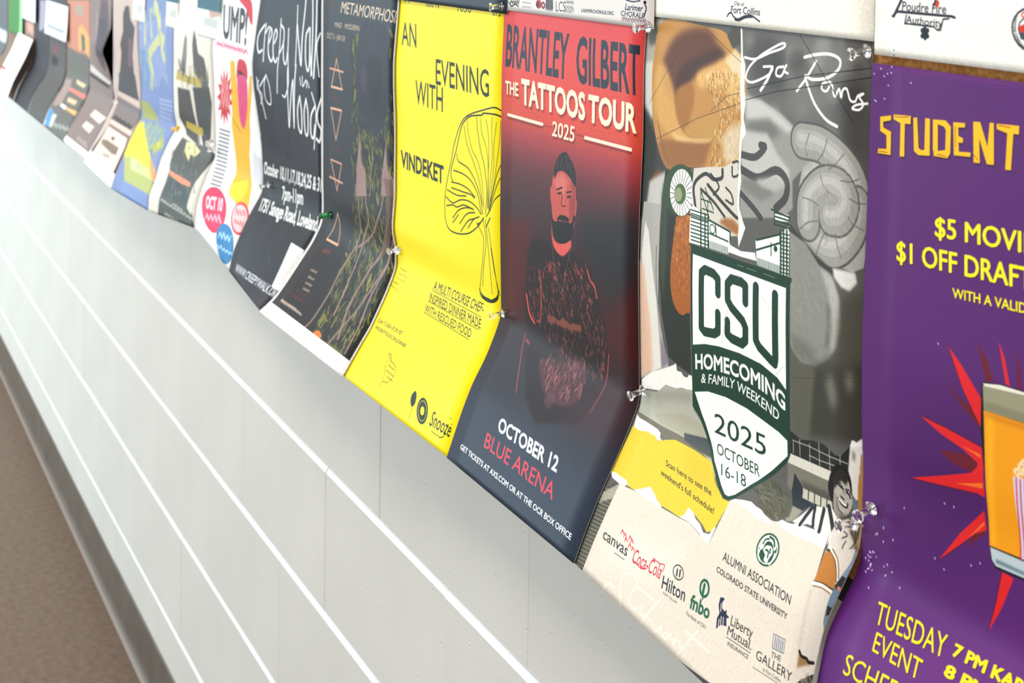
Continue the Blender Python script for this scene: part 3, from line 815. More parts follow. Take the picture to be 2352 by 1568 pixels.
["p","#dcd6ca",1,0,0,[791,1260,980,1217,1200,1179,1376,1087,1420,1524,1445,1655,1323,1682,821,1683,767,1473]],
["s","#2e2c28",0.85,30,1,[832,1560,800,1390,946,1277,1061,1299,1170,1269,1175,1205]],
["s","#2e2c28",0.85,30,1,[989,1355,1144,1433,1330,1513,1385,1531]],
["s","#2e2c28",0.85,24,1,[898,1405,1072,1469,1225,1555]],
["s","#2e2c28",0.85,18,1,[1306,1130,1377,1113,1390,1199,1312,1233,1299,1162]],
["s","#2e2c28",0.85,18,1,[1229,1333,1303,1371,1326,1440,1235,1426]],
["s","#2e2c28",0.85,18,1,[1021,1263,1138,1339,1069,1416]],
["p","#b07b45",1,4,0,[1225,1564,1333,1552,1415,1587,1419,1659,1321,1649,1155,1610]],
["p","#a5a39d",1,2,0,[1437,612,1634,619,1884,688,2079,779,2185,898,2220,979,2145,1035,2032,1137,2043,1330,1936,1418,1420,1524,1409,1040,1445,827]],
["p","#cfcdc7",1,8,0,[1445,610,1634,619,1868,690,2032,776,1970,814,1739,746,1470,783]],
["p","#7c7a75",0.8,10,0,[1470,803,1739,746,1890,825,1746,896,1472,854]],
["p","#c9c7c1",1,6,0,[1421,872,1727,849,1848,980,1998,1074,1988,1194,1658,1183,1414,1143]],
["s","#3f3e3a",0.8,55,1,[1406,1051,1583,1043,1698,954,1647,946]],
["s","#3f3e3a",0.8,62,1,[1406,1160,1624,1189,1837,1097,1961,1149,1960,1267,1852,1367]],
["s","#3f3e3a",0.8,49,1,[1417,1339,1587,1420,1675,1471]],
["p","#8d8b85",1,8,0,[1418,1215,1761,1215,1830,1272,1668,1353,1423,1297]],
["p","#c0beb8",1,6,0,[1591,1205,1839,1141,1955,1190,1829,1252,1662,1243]],
["p","#b4b2ab",1,0,0,[2110,765,2324,782,2503,831,2666,935,2816,1000,2837,1446,2808,1570,2699,1623,2498,1615,2255,1528,2142,1427,2092,1223,2137,1031,2212,976]],
["p","#8b8983",1,16,1,[2344,1195,2503,1119,2676,1125,2736,1196,2570,1290,2411,1322]],
["p","#cfcdc6",0.8,10,0,[2154,1057,2345,912,2550,907,2669,989,2408,977,2235,1130,2152,1309]],
["s","#64625c",0.8,270,1,[2128,840,2327,839,2536,910,2685,1023,2735,1178,2687,1351,2522,1507]],
["s","#a9a7a0",1,235,1,[2128,840,2327,839,2536,910,2685,1023,2735,1178,2687,1351,2522,1507]],
["s","#bdbbb4",0.75,130,1,[2113,830,2312,829,2522,900,2671,1014,2721,1169,2673,1343,2508,1498]],
["s","#cfcdc6",0.6,50,1,[2103,819,2302,819,2512,890,2661,1004,2712,1159,2664,1333,2498,1488]],
["s","#64625c",0.8,270,1,[2735,1178,2687,1351,2522,1507,2329,1502,2218,1392,2225,1237,2370,1106]],
["s","#a9a7a0",1,235,1,[2735,1178,2687,1351,2522,1507,2329,1502,2218,1392,2225,1237,2370,1106]],
["s","#bdbbb4",0.75,130,1,[2721,1169,2673,1343,2508,1498,2315,1493,2203,1383,2210,1228,2355,1097]],
["s","#cfcdc6",0.6,50,1,[2712,1159,2664,1333,2498,1488,2305,1483,2193,1373,2200,1218,2345,1086]],
["s","#64625c",0.8,270,1,[2218,1392,2225,1237,2370,1106,2545,1093,2622,1181,2555,1286,2454,1306]],
["s","#a9a7a0",1,235,1,[2218,1392,2225,1237,2370,1106,2545,1093,2622,1181,2555,1286,2454,1306]],
["s","#bdbbb4",0.75,130,1,[2203,1383,2210,1228,2355,1097,2531,1084,2608,1172,2541,1277,2440,1297]],
["s","#cfcdc6",0.6,50,1,[2193,1373,2200,1218,2345,1086,2522,1074,2599,1162,2532,1267,2430,1287]],
["s","#6f6d67",0.65,11,1,[2203,781,2169,872,2187,937]],
["s","#6f6d67",0.65,11,1,[2399,791,2359,891,2288,968]],
["s","#6f6d67",0.65,11,1,[2577,866,2494,944,2423,993]],
["s","#6f6d67",0.65,11,1,[2740,1004,2643,1039,2557,1045]],
["s","#6f6d67",0.65,11,1,[2810,1154,2720,1162,2649,1148]],
["s","#6f6d67",0.65,11,1,[2798,1328,2685,1306,2641,1269]],
["s","#6f6d67",0.65,11,1,[2582,1558,2535,1476,2518,1414]],
["s","#6f6d67",0.65,11,1,[2319,1590,2359,1495,2401,1430]],
["s","#6f6d67",0.65,11,1,[2128,1459,2218,1392,2323,1361]],
["s","#6f6d67",0.65,11,1,[2148,1232,2240,1234,2333,1255]],
["s","#6f6d67",0.65,11,1,[2337,1045,2370,1106,2431,1151]],
["r",["#c9c7c0","#99978f"],260,8,6,60,4,0.35,[2110,765,2816,1000,2837,1446,2498,1615,2142,1427]],
["p","#e3e0da",1,3,0,[2492,1642,2726,1619,2750,1682,2676,1755,2590,1749,2516,1702]],
["p","#4a4944",1,3,0,[2017,1441,2162,1517,2304,1591,2500,1659,2473,1721,2322,1654,2133,1552,2021,1509]],
["p","#9b9a92",1,1,0,[2023,1498,2194,1539,2352,1656,2472,1684,2564,1811,2600,1987,2576,2142,2476,2266,2328,2360,2175,2376,2082,2326,2053,2275]],
["p","#c4c2ba",0.9,6,0,[2367,1671,2502,1705,2580,1844,2595,2025,2548,2160,2490,2224,2516,2047,2464,1836]],
["p","#6f6e66",0.8,6,0,[2436,1881,2482,1925,2475,2153,2432,2222,2457,2026]],
["p","#7c7b72",0.8,16,0,[2065,2193,2342,2249,2343,2344,2175,2366,2066,2321]],
["r",["#b5b3aa","#86847b"],300,7,5,40,5,0.3,[2023,1498,2352,1656,2598,1932,2476,2266,2175,2376,2053,2275]],
["p","#5d5b50",1,14,0,[2594,1840,2813,1712,2832,2368,2313,2382,2548,2207]],
["p","#4c4a40",1,12,0,[2298,2377,2844,2183,2848,2718,2253,2864]],
["p","#6c6a5d",1,6,0,[2053,2334,2175,2386,2328,2373,2269,2858,2098,2911]],
["p","#9d9b8c",0.7,14,0,[2535,2417,2534,2437,2529,2456,2522,2474,2514,2489,2503,2500,2492,2506,2481,2507,2470,2503,2462,2494,2455,2481,2450,2464,2449,2445,2450,2425,2455,2406,2462,2388,2470,2373,2481,2362,2492,2356,2503,2355,2514,2359,2522,2368,2529,2381,2534,2398]],
["p","#9d9b8c",0.7,14,0,[2734,2335,2733,2354,2729,2373,2722,2391,2714,2405,2704,2416,2693,2422,2682,2423,2672,2419,2663,2411,2656,2398,2652,2381,2650,2363,2651,2344,2655,2325,2662,2307,2670,2293,2680,2282,2691,2276,2702,2275,2712,2279,2721,2287,2728,2300,2732,2317]],
["p","#9d9b8c",0.7,14,0,[2565,2501,2564,2521,2559,2540,2552,2558,2544,2573,2533,2584,2522,2590,2511,2591,2500,2587,2492,2578,2485,2565,2480,2548,2479,2529,2480,2509,2485,2490,2492,2472,2500,2457,2511,2446,2522,2440,2533,2439,2544,2443,2552,2452,2559,2465,2564,2482]],
["s","#474539",0.5,5,0,[2074,2515,2831,2278]],
["p","#f3efe6",1,0,0,[1350,118,1372,116,1392,316,1429,385,1429,561,1450,641,1431,778,1465,886,1415,946,1404,1124,1420,1245,1397,1437,1465,1547,1493,1583,1462,1651,1416,1745,1402,1665,1413,1558,1379,1440,1382,1148,1381,992,1401,813,1377,567,1372,339]],
["s","#fbfaf5",1,19,1,[1415,327,1545,328,1710,270,1855,226,1898,198,1869,187,1773,221,1611,297,1482,391,1442,477,1508,503,1624,468,1729,417,1758,366,1651,374]],
["s","#fbfaf5",1,26,1,[1758,366,1707,459,1630,548]],
["s","#fbfaf5",1,19,1,[1888,351,1816,368,1807,419,1868,418,1904,360,1919,339,1898,380,1939,394]],
["s","#fbfaf5",1,20,1,[2250,279,2151,403,2050,506]],
["s","#fbfaf5",1,22,1,[2119,264,2247,234,2396,219,2500,247,2489,313,2376,380,2213,408,2138,390,2171,459,2254,573,2378,662,2496,693]],
["s","#fbfaf5",1,17,1,[2407,405,2334,422,2322,461,2375,470,2423,413,2449,485,2471,491,2504,441,2529,494,2541,446,2583,433,2622,502,2672,505,2697,466,2752,446,2712,473,2755,513,2716,554,2646,555,2687,526,2796,504]],
["s","#171613",1,5,0,[2065,117,2362,391,2665,642]],
["s","#171613",1,5,0,[2825,272,2105,398,1460,557]],
["s","#171613",1,5,0,[2828,332,1796,540,1447,641]],
["p","#bdbcae",1,1,0,[53,3264,290,3212,427,3107,661,3057,823,3013,837,3170,1234,3373,1252,3586,733,3569,63,3530]],
["p","#8f8e80",0.5,14,0,[97,3266,799,3038,818,3121,395,3233]],
["p","#f5f2ea",1,0,0,[64,3182,206,3076,397,2984,542,2908,583,2878,598,2936,662,2926,692,2950,745,2944,765,2915,810,2906,823,3017,740,3041,661,3053,580,3084,427,3107,332,3186,183,3227,64,3256]],
["p","#84806f",1,0,0,[-2,3461,422,3452,618,3436,881,3421,1154,3480,1307,3596,1472,3635,1486,3898,170,4046,-53,4018]],
["p","#b9b5a2",1,2,0,[415,3440,611,3424,878,3415,1019,3409,968,3240,727,3244,289,3399]],
["p","#565a5c",1,1,0,[724,3397,1090,3316,1133,3447,901,3455,747,3444]],
["p","#605d50",1,0,0,[30,4168,160,4035,232,4020,214,4831,23,4837]],
["s","#9b9786",0.75,11,0,[41,4147,248,4109]],
["s","#9b9786",0.75,11,0,[44,4178,250,4140]],
["s","#9b9786",0.75,11,0,[46,4209,252,4171]],
["s","#9b9786",0.75,11,0,[48,4240,253,4203]],
["s","#9b9786",0.75,11,0,[50,4271,254,4234]],
["s","#9b9786",0.75,11,0,[51,4302,255,4265]],
["s","#9b9786",0.75,11,0,[51,4332,255,4297]],
["s","#9b9786",0.75,11,0,[52,4363,255,4328]],
["s","#9b9786",0.75,11,0,[53,4394,256,4360]],
["s","#9b9786",0.75,11,0,[53,4425,256,4391]],
["s","#9b9786",0.75,11,0,[54,4456,256,4423]],
["s","#9b9786",0.75,11,0,[55,4487,256,4454]],
["s","#9b9786",0.75,11,0,[55,4518,256,4485]],
["s","#9b9786",0.75,11,0,[55,4549,256,4517]],
["s","#9b9786",0.75,11,0,[55,4580,255,4548]],
["s","#9b9786",0.75,11,0,[54,4611,254,4580]],
["s","#9b9786",0.75,11,0,[52,4642,253,4611]],
["s","#9b9786",0.75,11,0,[51,4674,251,4643]],
["s","#9b9786",0.75,11,0,[50,4705,250,4675]],
["s","#9b9786",0.75,11,0,[48,4736,248,4707]],
["s","#9b9786",0.75,11,0,[47,4768,246,4738]],
["s","#9b9786",0.75,11,0,[45,4799,244,4770]],
["s","#9b9786",0.75,11,0,[44,4830,242,4802]],
["s","#9b9786",0.75,11,0,[42,4861,240,4834]],
["s","#9b9786",0.75,11,0,[41,4893,239,4865]],
["s","#9b9786",0.75,11,0,[40,4924,237,4897]],
["p","#c4bfae",0.8,2,0,[44,4184,211,4028,242,4135,48,4280]],
["s","#807b6c",1,5,0,[52,4248,256,4188]],
["p","#f8f6ef",1,0,0,[56,3485,107,3499,212,3494,305,3493,384,3493,438,3505,451,3537,500,3554,406,3576,77,3591]],
["p","#e6cf3e",1,0,0,[64,3585,172,3589,259,3559,387,3551,455,3572,518,3533,568,3513,647,3482,908,3466,1147,3469,1275,3582,1425,3648,1505,3635,1473,3864,1454,3885,1408,3919,1344,3894,1176,3859,1111,3853,1099,3920,1050,3955,906,3962,785,3972,582,3909,401,4007,283,4013,160,4035,24,4001]],
["p","#d8bf36",0.5,20,0,[804,3492,1150,3474,1275,3582,1425,3648,981,3733]],
["p","#fbf9f3",1,0,0,[24,4001,93,3988,205,3986,264,3983,303,4004,271,4033,195,4043,79,4039]],
["p","#fbf9f3",1,0,0,[401,4007,507,3950,583,3904,661,3926,722,3956,781,3966,816,3979,726,3997,623,3999,498,4009]],
["p","#fbf9f3",1,0,0,[1050,3955,1095,3914,1109,3851,1189,3860,1234,3888,1301,3899,1373,3935,1442,3917,1462,3849,1481,3853,1476,3981,1402,3981,1343,3961,1184,3937]],
["t","#3a3526","Scan here to see the",[658,3695,1292,3679],[-27,-38],0.004,0,1],
["t","#3a3526","weekend's full schedule!",[643,3777,1402,3779],[-25,-39],0.004,0,1],
["p","#e4dacb",1,0,0,[205,4028,271,4033,406,4012,623,3999,793,3983,959,3967,1054,3960,1186,3939,1346,3966,1477,3983,1489,3870,1501,3629,1572,3589,1665,3566,1831,3561,1984,3572,2135,3530,2355,3484,2524,3422,2592,3767,2696,4352,2767,4689,146,4936]],
["p","#efe7da",0.6,25,0,[414,4293,1258,4131,1198,4423,329,4633]],
["p","#fdfcf8",1,0,0,[1501,3629,1545,3597,1624,3570,1714,3545,1784,3554,1843,3549,1915,3576,1987,3577,1982,3598,1850,3617,1589,3612]],
["p","#fdfcf8",1,0,0,[2029,3565,2075,3525,2130,3523,2180,3511,2222,3486,2309,3473,2378,3461,2449,3454,2531,3417,2544,3528,2464,3533,2394,3540,2294,3561,2185,3572,2066,3574]],
["t","#34302a","ALUMNI ASSOCIATION",[1672,4008,2461,3962],[-12,-58],0.004,0,1],
["t","#34302a","COLORADO STATE UNIVERSITY",[1645,4105,2469,4059],[-7,-37],0.014,0,1],
["t","#34302a","canvas",[260,4482,620,4467],[-16,-80],0.004,0,1],
["s","#8b8478",1,7,0,[466,4509,608,4498]],
["s","#d8404a",1,9,0,[459,4350,460,4321,492,4337]],
["s","#d8404a",1,9,0,[504,4358,505,4329,537,4345]],
["s","#d8404a",1,9,0,[532,4380,533,4351,565,4368]],
["s","#d8404a",1,9,0,[574,4347,575,4318,607,4334]],
["s","#d8404a",1,9,0,[609,4359,610,4330,641,4347]],
["s","#d8404a",1,9,0,[601,4398,602,4369,634,4385]],
["s","#d8404a",1,9,0,[651,4403,652,4374,683,4390]],
["t","#cf2440","Coca-Cola",[705,4472,1079,4430],[-24,-100],0.0,0.3,1],
["s","#cf2440",1,7,1,[702,4456,785,4459,836,4462,893,4435]],
["s","#cf2440",1,7,1,[928,4337,1014,4337,1076,4321,1074,4376]],
["t","#22242c","Hilton",[1126,4474,1414,4438],[-24,-85],0.008,0,1],
["s","#22242c",1,8,2,[1313,4289,1314,4301,1310,4313,1302,4324,1291,4333,1277,4340,1261,4343,1244,4343,1228,4340,1213,4334,1201,4326,1192,4315,1187,4303,1186,4291,1190,4279,1198,4268,1209,4259,1223,4252,1239,4249,1256,4249,1272,4252,1287,4258,1299,4266,1308,4277]],
["s","#22242c",1,15,0,[1243,4323,1230,4283]],
["s","#22242c",1,15,0,[1276,4313,1264,4273]],
["t","#5b564c","FORT COLLINS",[1164,4502,1343,4491],[-3,-17],0,0,1],
["t","#1d6a4c","fnbo",[1482,4447,1717,4419],[-17,-88],0.03,0,1],
["s","#1d6a4c",1,20,2,[1627,4256,1628,4270,1626,4283,1620,4294,1612,4304,1601,4310,1588,4313,1575,4313,1562,4309,1549,4301,1539,4291,1532,4279,1527,4266,1526,4252,1528,4239,1534,4228,1542,4218,1553,4212,1566,4209,1579,4209,1592,4213,1605,4221,1615,4231,1622,4243]],
["s","#1d6a4c",1,26,0,[1574,4288,1566,4241]],
["s","#1d6a4c",1,15,0,[1577,4293,1591,4330]],
["t","#4a453c","The Bank of CSU",[1472,4506,1714,4491],[-4,-23],0,0,1],
["p","#1c2748",1,0,0,[1770,4288,1765,4238,1796,4223,1814,4229,1799,4255,1814,4291,1849,4298,1866,4278,1874,4305,1912,4311,1887,4329,1910,4373,1848,4395,1818,4437,1795,4374,1804,4333]],
["s","#e4dacb",1,9,0,[1855,4406,1832,4344]],
["s","#e4dacb",1,9,0,[1877,4389,1856,4338]],
["s","#e4dacb",1,9,0,[1832,4411,1819,4368]],
["s","#e4dacb",1,9,0,[1792,4271,1812,4316]],
["t","#34302a","Liberty",[1944,4347,2187,4320],[-12,-62],0.002,0,1],
["t","#34302a","Mutual.",[1940,4417,2209,4391],[-10,-58],0.002,0,1],
["s","#34302a",1,4,0,[1942,4433,2212,4409]],
["t","#34302a","INSURANCE",[1974,4474,2206,4454],[-3,-25],0.002,0,1],
["t","#34302a","THE",[2408,4336,2505,4318],[-6,-35],0,0,1],
["t","#34302a","GALLERY",[2276,4415,2648,4379],[-12,-56],0,0,1],
["s","#55617a",1,5,0,[2376,4196,2498,4176,2513,4260,2398,4280,2376,4196]],
["s","#4a5c86",1,7,0,[2402,4204,2415,4267]],
["s","#4a5c86",1,7,0,[2422,4201,2435,4264]],
["s","#4a5c86",1,7,0,[2442,4198,2455,4261]],
["s","#4a5c86",1,7,0,[2462,4195,2474,4258]],
["s","#4a5c86",1,7,0,[2481,4193,2494,4255]],
["s","#34302a",1,3,0,[2270,4474,2598,4437]],
["t","#5b564c","at Fort Collins",[2369,4447,2557,4429],[-3,-22],0,0,1],
["s","#f6ecdf",0.6,20,1,[516,4822,484,4784,538,4721,597,4730]],
["s","#f6ecdf",0.6,20,1,[747,4804,718,4775,657,4645,683,4581,770,4538,835,4559,846,4607,804,4697,828,4738]],
["s","#f6ecdf",0.6,20,1,[854,4594,976,4587,1100,4586]],
["s","#f6ecdf",0.6,18,1,[828,4738,898,4747,967,4703,983,4678,991,4743,1043,4726]],
["s","#f6ecdf",0.6,20,1,[1156,4550,1079,4682,1030,4783,1038,4796]],
["s","#f6ecdf",0.6,18,1,[1055,4720,1153,4729,1207,4770,1258,4701,1265,4740]],
["s","#f6ecdf",0.6,18,1,[1335,4704,1299,4747,1345,4749,1376,4700,1406,4726,1459,4690,1431,4746]],
["s","#f6ecdf",0.6,20,1,[1647,4538,1554,4706,1519,4773]],
["s","#f6ecdf",0.6,20,1,[1527,4603,1820,4602]],
["s","#f6ecdf",0.6,16,1,[1431,4746,1477,4697,1536,4724]],
["p","#1c5a40",1,0,0,[2174,3716,2181,3744,2181,3773,2172,3800,2157,3825,2135,3844,2108,3857,2078,3863,2048,3862,2018,3853,1992,3837,1971,3816,1956,3790,1949,3762,1949,3733,1958,3706,1973,3681,1995,3662,2022,3649,2052,3643,2082,3644,2112,3653,2138,3669,2159,3690]],
["p","#f4efe4",1,0,0,[2161,3721,2167,3746,2167,3771,2159,3795,2145,3817,2126,3834,2102,3845,2076,3850,2049,3849,2023,3841,2000,3827,1982,3808,1969,3785,1963,3760,1963,3735,1971,3711,1985,3689,2004,3672,2028,3661,2054,3656,2081,3657,2107,3665,2130,3679,2148,3698]],
["p","#1c5a40",1,0,0,[2150,3724,2156,3747,2155,3770,2148,3792,2136,3811,2119,3827,2098,3837,2075,3842,2051,3840,2028,3833,2008,3820,1991,3803,1980,3782,1974,3759,1975,3736,1982,3714,1994,3695,2011,3679,2032,3669,2055,3664,2079,3666,2102,3673,2122,3686,2139,3703]],
["p","#f4efe4",1,0,1,[1978,3735,1993,3686,2035,3658,2094,3664,2134,3703,2127,3737,2100,3712,2063,3697,2030,3708,2019,3736,2018,3762,2006,3780,1980,3773]],
["p","#f4efe4",1,0,1,[2025,3771,2041,3732,2091,3722,2123,3752,2114,3794,2110,3831,2070,3827,2062,3793]],
["s","#1c5a40",1,15,1,[2034,3671,2082,3675,2112,3706]],
["s","#1c5a40",1,12,1,[2000,3738,2006,3703,2035,3687]],
["s","#1c5a40",1,13,1,[2048,3761,2078,3760,2095,3796]],
["s","#1c5a40",1,12,1,[2086,3737,2100,3762]],
["s","#f4efe4",1,15,1,[1994,3786,2000,3821,2036,3843]],
["s","#f4efe4",1,15,1,[2146,3747,2151,3789,2138,3827]],
["p","#34362f",1,0,0,[2080,2899,2174,2919,2304,2878,2430,2861,2553,2890,2605,2876,2699,2775,2699,2936,2674,3013,2509,3020,2080,3059,2042,3056,2042,2901]],
["s","#d5d2c6",0.85,7,0,[2080,2956,2267,2932,2483,2921,2674,2901]],
["s","#d5d2c6",0.85,7,0,[2271,2994,2385,2987,2536,2964]],
["s","#d5d2c6",0.85,7,0,[2160,2924,2167,3039]],
["s","#d5d2c6",0.85,7,0,[2272,2913,2276,3033]],
["s","#d5d2c6",0.85,7,0,[2372,2871,2383,3025]],
["s","#d5d2c6",0.85,7,0,[2483,2876,2492,3018]],
["s","#d5d2c6",0.85,7,0,[2596,2874,2598,2935]],
["s","#d5d2c6",0.85,7,0,[2090,2967,2091,3043]],
["p","#8a877a",1,2,0,[2080,3125,2474,3090,2479,3225,2095,3314,2035,3296,2023,3135]],
["p","#5c594e",0.8,4,0,[2177,3206,2475,3170,2514,3222,2229,3261]],
["p","#e0dccf",1,0,0,[2080,3057,2514,3015,2476,3092,2080,3129,2023,3135,2023,3063]],
["p","#a7a493",1,2,0,[2117,3404,2227,3394,2198,3453,2170,3496,2111,3522,2043,3411]],
["p","#6c6957",1,1,0,[1690,3449,1854,3310,2117,3329,2123,3485,1977,3562,1823,3551]],
["r",["#8f8c7a","#47453a"],60,8,6,20,6,0.7,[1663,3474,1836,3329,2062,3351,2099,3508,1977,3562]],
["p","#343a42",1,0,0,[2105,3178,2198,3238,2222,3310,2374,3312,2320,3317,2227,3394,2116,3402,2085,3312]],
["p","#cfcabb",1,0,0,[2208,3246,2408,3230,2513,3217,2526,3254,2416,3292,2208,3315]],
["s","#2e2f2a",1,10,0,[2268,3237,2271,3299]],
["s","#2e2f2a",1,10,0,[2334,3231,2337,3293]],
["s","#2e2f2a",1,10,0,[2401,3227,2405,3288]],
["s","#2e2f2a",1,10,0,[2465,3222,2468,3283]],
["p","#f1ece3",1,0,0,[2170,3496,2320,3317,2416,3295,2518,3254,2591,3303,2596,3412,2540,3424,2419,3465,2370,3445,2311,3453,2251,3491]],
["s","#33353a",1,27,1,[2326,3328,2273,3416,2248,3486]],
["s","#33353a",1,27,1,[2351,3310,2350,3390,2367,3446]],
["s","#33353a",1,31,1,[2444,3298,2433,3379,2438,3451]],
["s","#33353a",1,40,1,[2492,3264,2531,3339,2572,3416]],
["p","#e9e5de",1,1,0,[2699,2778,2720,2728,2766,2726,2823,2681,2830,2783,2792,2923,2782,3104,2759,3113,2718,3085,2712,3004,2681,2943]],
["p","#8b877c",1,4,0,[2725,2793,2758,2809,2741,2865,2725,2849]],
["p","#f7f5ef",1,0,0,[2699,2778,2720,2728,2741,2724,2766,2729,2823,2681,2826,2724,2792,2747,2708,2775]],
["p","#7a8794",1,0,0,[2718,3113,2782,3110,2789,3173,2735,3178]],
["p","#c6934e",1,0,0,[2810,2793,2830,2777,2836,3149,2785,3175,2779,3006,2792,2968]],
["p","#efe6d4",1,0,0,[2792,2901,2804,2897,2796,2933,2788,2936]],
["p","#1f1b17",1,0,1,[2509,3008,2570,2946,2657,2944,2699,2981,2718,3041,2715,3092,2657,3020,2588,3046,2536,3123,2522,3219,2484,3177,2474,3113]],
["p","#c2bdb1",1,0,1,[2536,3100,2588,3041,2622,2988,2682,3010,2708,3078,2727,3137,2711,3194,2666,3261,2604,3303,2579,3285,2542,3239]],
["p","#3a342d",1,3,0,[2622,2943,2699,2981,2657,3053,2614,3036,2570,3076,2536,3123,2518,3062,2562,2988]],
["s","#26211c",1,15,1,[2584,3076,2605,3082,2633,3091]],
["s","#26211c",1,15,1,[2665,3095,2687,3100,2705,3118]],
["s","#26211c",1,12,1,[2579,3168,2616,3195,2668,3197,2679,3167]],
["s","#26211c",1,8,1,[2562,3079,2597,3060,2622,3078]],
["s","#26211c",1,8,1,[2665,3078,2691,3073,2708,3095]],
["s","#26211c",1,8,1,[2565,3202,2595,3240,2631,3253]],
["s","#26211c",1,12,1,[2606,3146,2640,3155]],
["s","#26211c",1,10,1,[2657,3076,2674,3091]],
["s","#f5f2ea",1,14,1,[2589,3170,2624,3184,2659,3187]],
["p","#8f8a7e",0.8,3,0,[2536,3134,2572,3171,2595,3246,2635,3280,2604,3303,2562,3259]],
["p","#a19b8e",0.7,3,0,[2622,3078,2657,3087,2657,3120,2623,3128]],
["p","#57534a",1,4,0,[2600,3277,2698,3237,2717,3252,2638,3300]],
["p","#e6dfd4",1,1,0,[2538,3420,2589,3320,2700,3258,2755,3280,2800,3381,2828,3537,2618,3636,2576,3537]],
["p","#efe9de",1,0,0,[2551,3501,2564,3420,2533,3427]],
["p","#857a69",1,4,0,[2711,3325,2786,3267,2836,3230,2851,3305,2839,3418,2824,3481,2789,3479,2778,3390]],
["p","#c9a66c",0.9,3,0,[2785,3169,2836,3149,2847,3280,2835,3409,2800,3381,2796,3274]],
["s","#4a443a",0.8,10,1,[2665,3355,2703,3367,2662,3401]],
["s","#4a443a",0.8,10,1,[2699,3407,2689,3456,2735,3476]],
["s","#4a443a",0.8,10,1,[2730,3334,2782,3377,2751,3446,2786,3475]],
["s","#4a443a",0.8,10,1,[2776,3309,2793,3384]],
["s","#4a443a",0.8,10,1,[2804,3271,2801,3353]],
["p","#e3dbd0",1,0,0,[2562,3522,2801,3415,2822,3522,2793,3595,2752,3715,2825,3901,2829,3982,2829,4076,2848,4283,2696,4362,2630,4079,2589,3782]],
["p","#c98e4b",1,0,0,[2565,3557,2572,3522,2607,3520,2670,3545,2727,3596,2760,3652,2767,3711,2665,3721,2582,3740]],
["s","#3b3027",1,12,1,[2571,3521,2605,3517,2666,3540,2725,3597,2761,3652]],
["s","#f4efe6",1,20,1,[2607,3507,2677,3536,2734,3593,2766,3643]],
["s","#9a7b4c",1,9,1,[2614,3498,2687,3531,2741,3590,2767,3631]],
["s","#2e2a24",1,16,1,[2583,3742,2665,3721,2761,3716]],
["s","#f4efe6",1,30,1,[2586,3753,2665,3734,2760,3732]],
["s","#a1845a",1,9,1,[2591,3766,2673,3744,2758,3743]],
["p","#8fa3b4",1,0,0,[2834,3401,2829,3437,2827,3517,2827,3606,2802,3608,2769,3701,2768,3654,2795,3559,2807,3487,2803,3437]],
["p","#7e93a5",1,0,0,[2769,3701,2821,3700,2826,3750,2820,3812,2824,3885,2825,3952,2800,3913,2777,3827,2767,3761]],
["p","#3a3c3c",1,0,0,[2790,3603,2830,3604,2841,3690,2812,3698,2766,3685]],
["p","#d98a86",1,0,0,[2788,3677,2816,3667,2828,3696,2799,3699]],
["p","#33332f",1,0,0,[2781,3813,2822,3808,2824,3856,2803,3872]],
["p","#cdc2b4",0.8,4,0,[2596,3772,2615,3859,2644,4044,2653,4168,2637,4176,2629,4051,2601,3865,2585,3777]],
["p","#a8865a",1,3,0,[2647,4176,2690,4194,2741,4185,2793,4181,2766,4206,2715,4237,2664,4279]],
["s","#2d2620",1,20,1,[2651,4175,2680,4193,2731,4184,2753,4195,2801,4177]],
["p","#4a453a",1,0,0,[2712,4338,2788,4265,2822,4237,2827,4294,2821,4342,2695,4380]],
["r",["#9b9483"],14,8,5,70,9,1,[2712,4338,2816,4246,2835,4334,2695,4380]],
["p","#1e4a34",1,0,0,[790,1861,1444,1860,2043,1850,2055,3075,2025,3133,1900,3261,1699,3431,1541,3592,1470,3636,1415,3639,1329,3599,1139,3457,967,3255,893,3185,819,3148]],
["p","#f7f6f1",1,0,0,[820,1931,1997,1902,2008,2625,1906,2568,1708,2530,1451,2531,1182,2560,996,2597,827,2653]],
["p","#f7f6f1",1,0,0,[848,3022,1030,2958,1270,2922,1536,2916,1790,2941,1922,2955,2022,2981,2025,3090,1848,3263,1644,3443,1526,3572,1466,3611,1420,3610,1348,3572,1168,3447,1002,3227,947,3166]],
["s","#1e4a34",1,72,0,[1168,2156,1164,2045,1104,2017,992,2015,944,2051,945,2483,987,2502,1118,2479,1168,2446,1168,2311]],
["s","#1e4a34",1,72,0,[1519,2129,1515,2009,1463,1993,1339,2001,1291,2050,1295,2171,1345,2215,1486,2276,1521,2318,1521,2411,1477,2450,1345,2450,1291,2431,1292,2336]],
["s","#1e4a34",1,72,0,[1643,1982,1649,2373,1691,2412,1825,2463,1874,2476,1883,2435,1873,1983]],
["t","#f7f6f1","HOMECOMING",[860,2835,1051,2777,1254,2738,1433,2717,1589,2713,1758,2723,1874,2742,2000,2779],[-3,-113],0.03,0,1],
["t","#f7f6f1","& FAMILY WEEKEND",[936,2920,1106,2875,1253,2843,1397,2825,1623,2833,1791,2854,1922,2876],[8,-74],0.012,0,1],
["t","#1e4a34","2025",[1120,3245,1771,3189],[-3,-150],0.0,0,1],
["t","#1e4a34","OCTOBER",[1175,3390,1717,3359],[-16,-78],0.0,0,1],
["t","#1e4a34","16-18",[1302,3509,1604,3481],[-48,-72],0.0,0,1],
["p","#f7f6f1",1,0,0,[764,1571,812,1551,1027,1626,1303,1652,1317,1733,1287,1830,1022,1838,764,1853]],
["p","#f7f6f1",1,0,0,[1621,1645,1910,1534,2010,1462,2006,1384,1837,1398,1840,1457,2017,1431,2020,1813,1909,1820,1652,1821]],
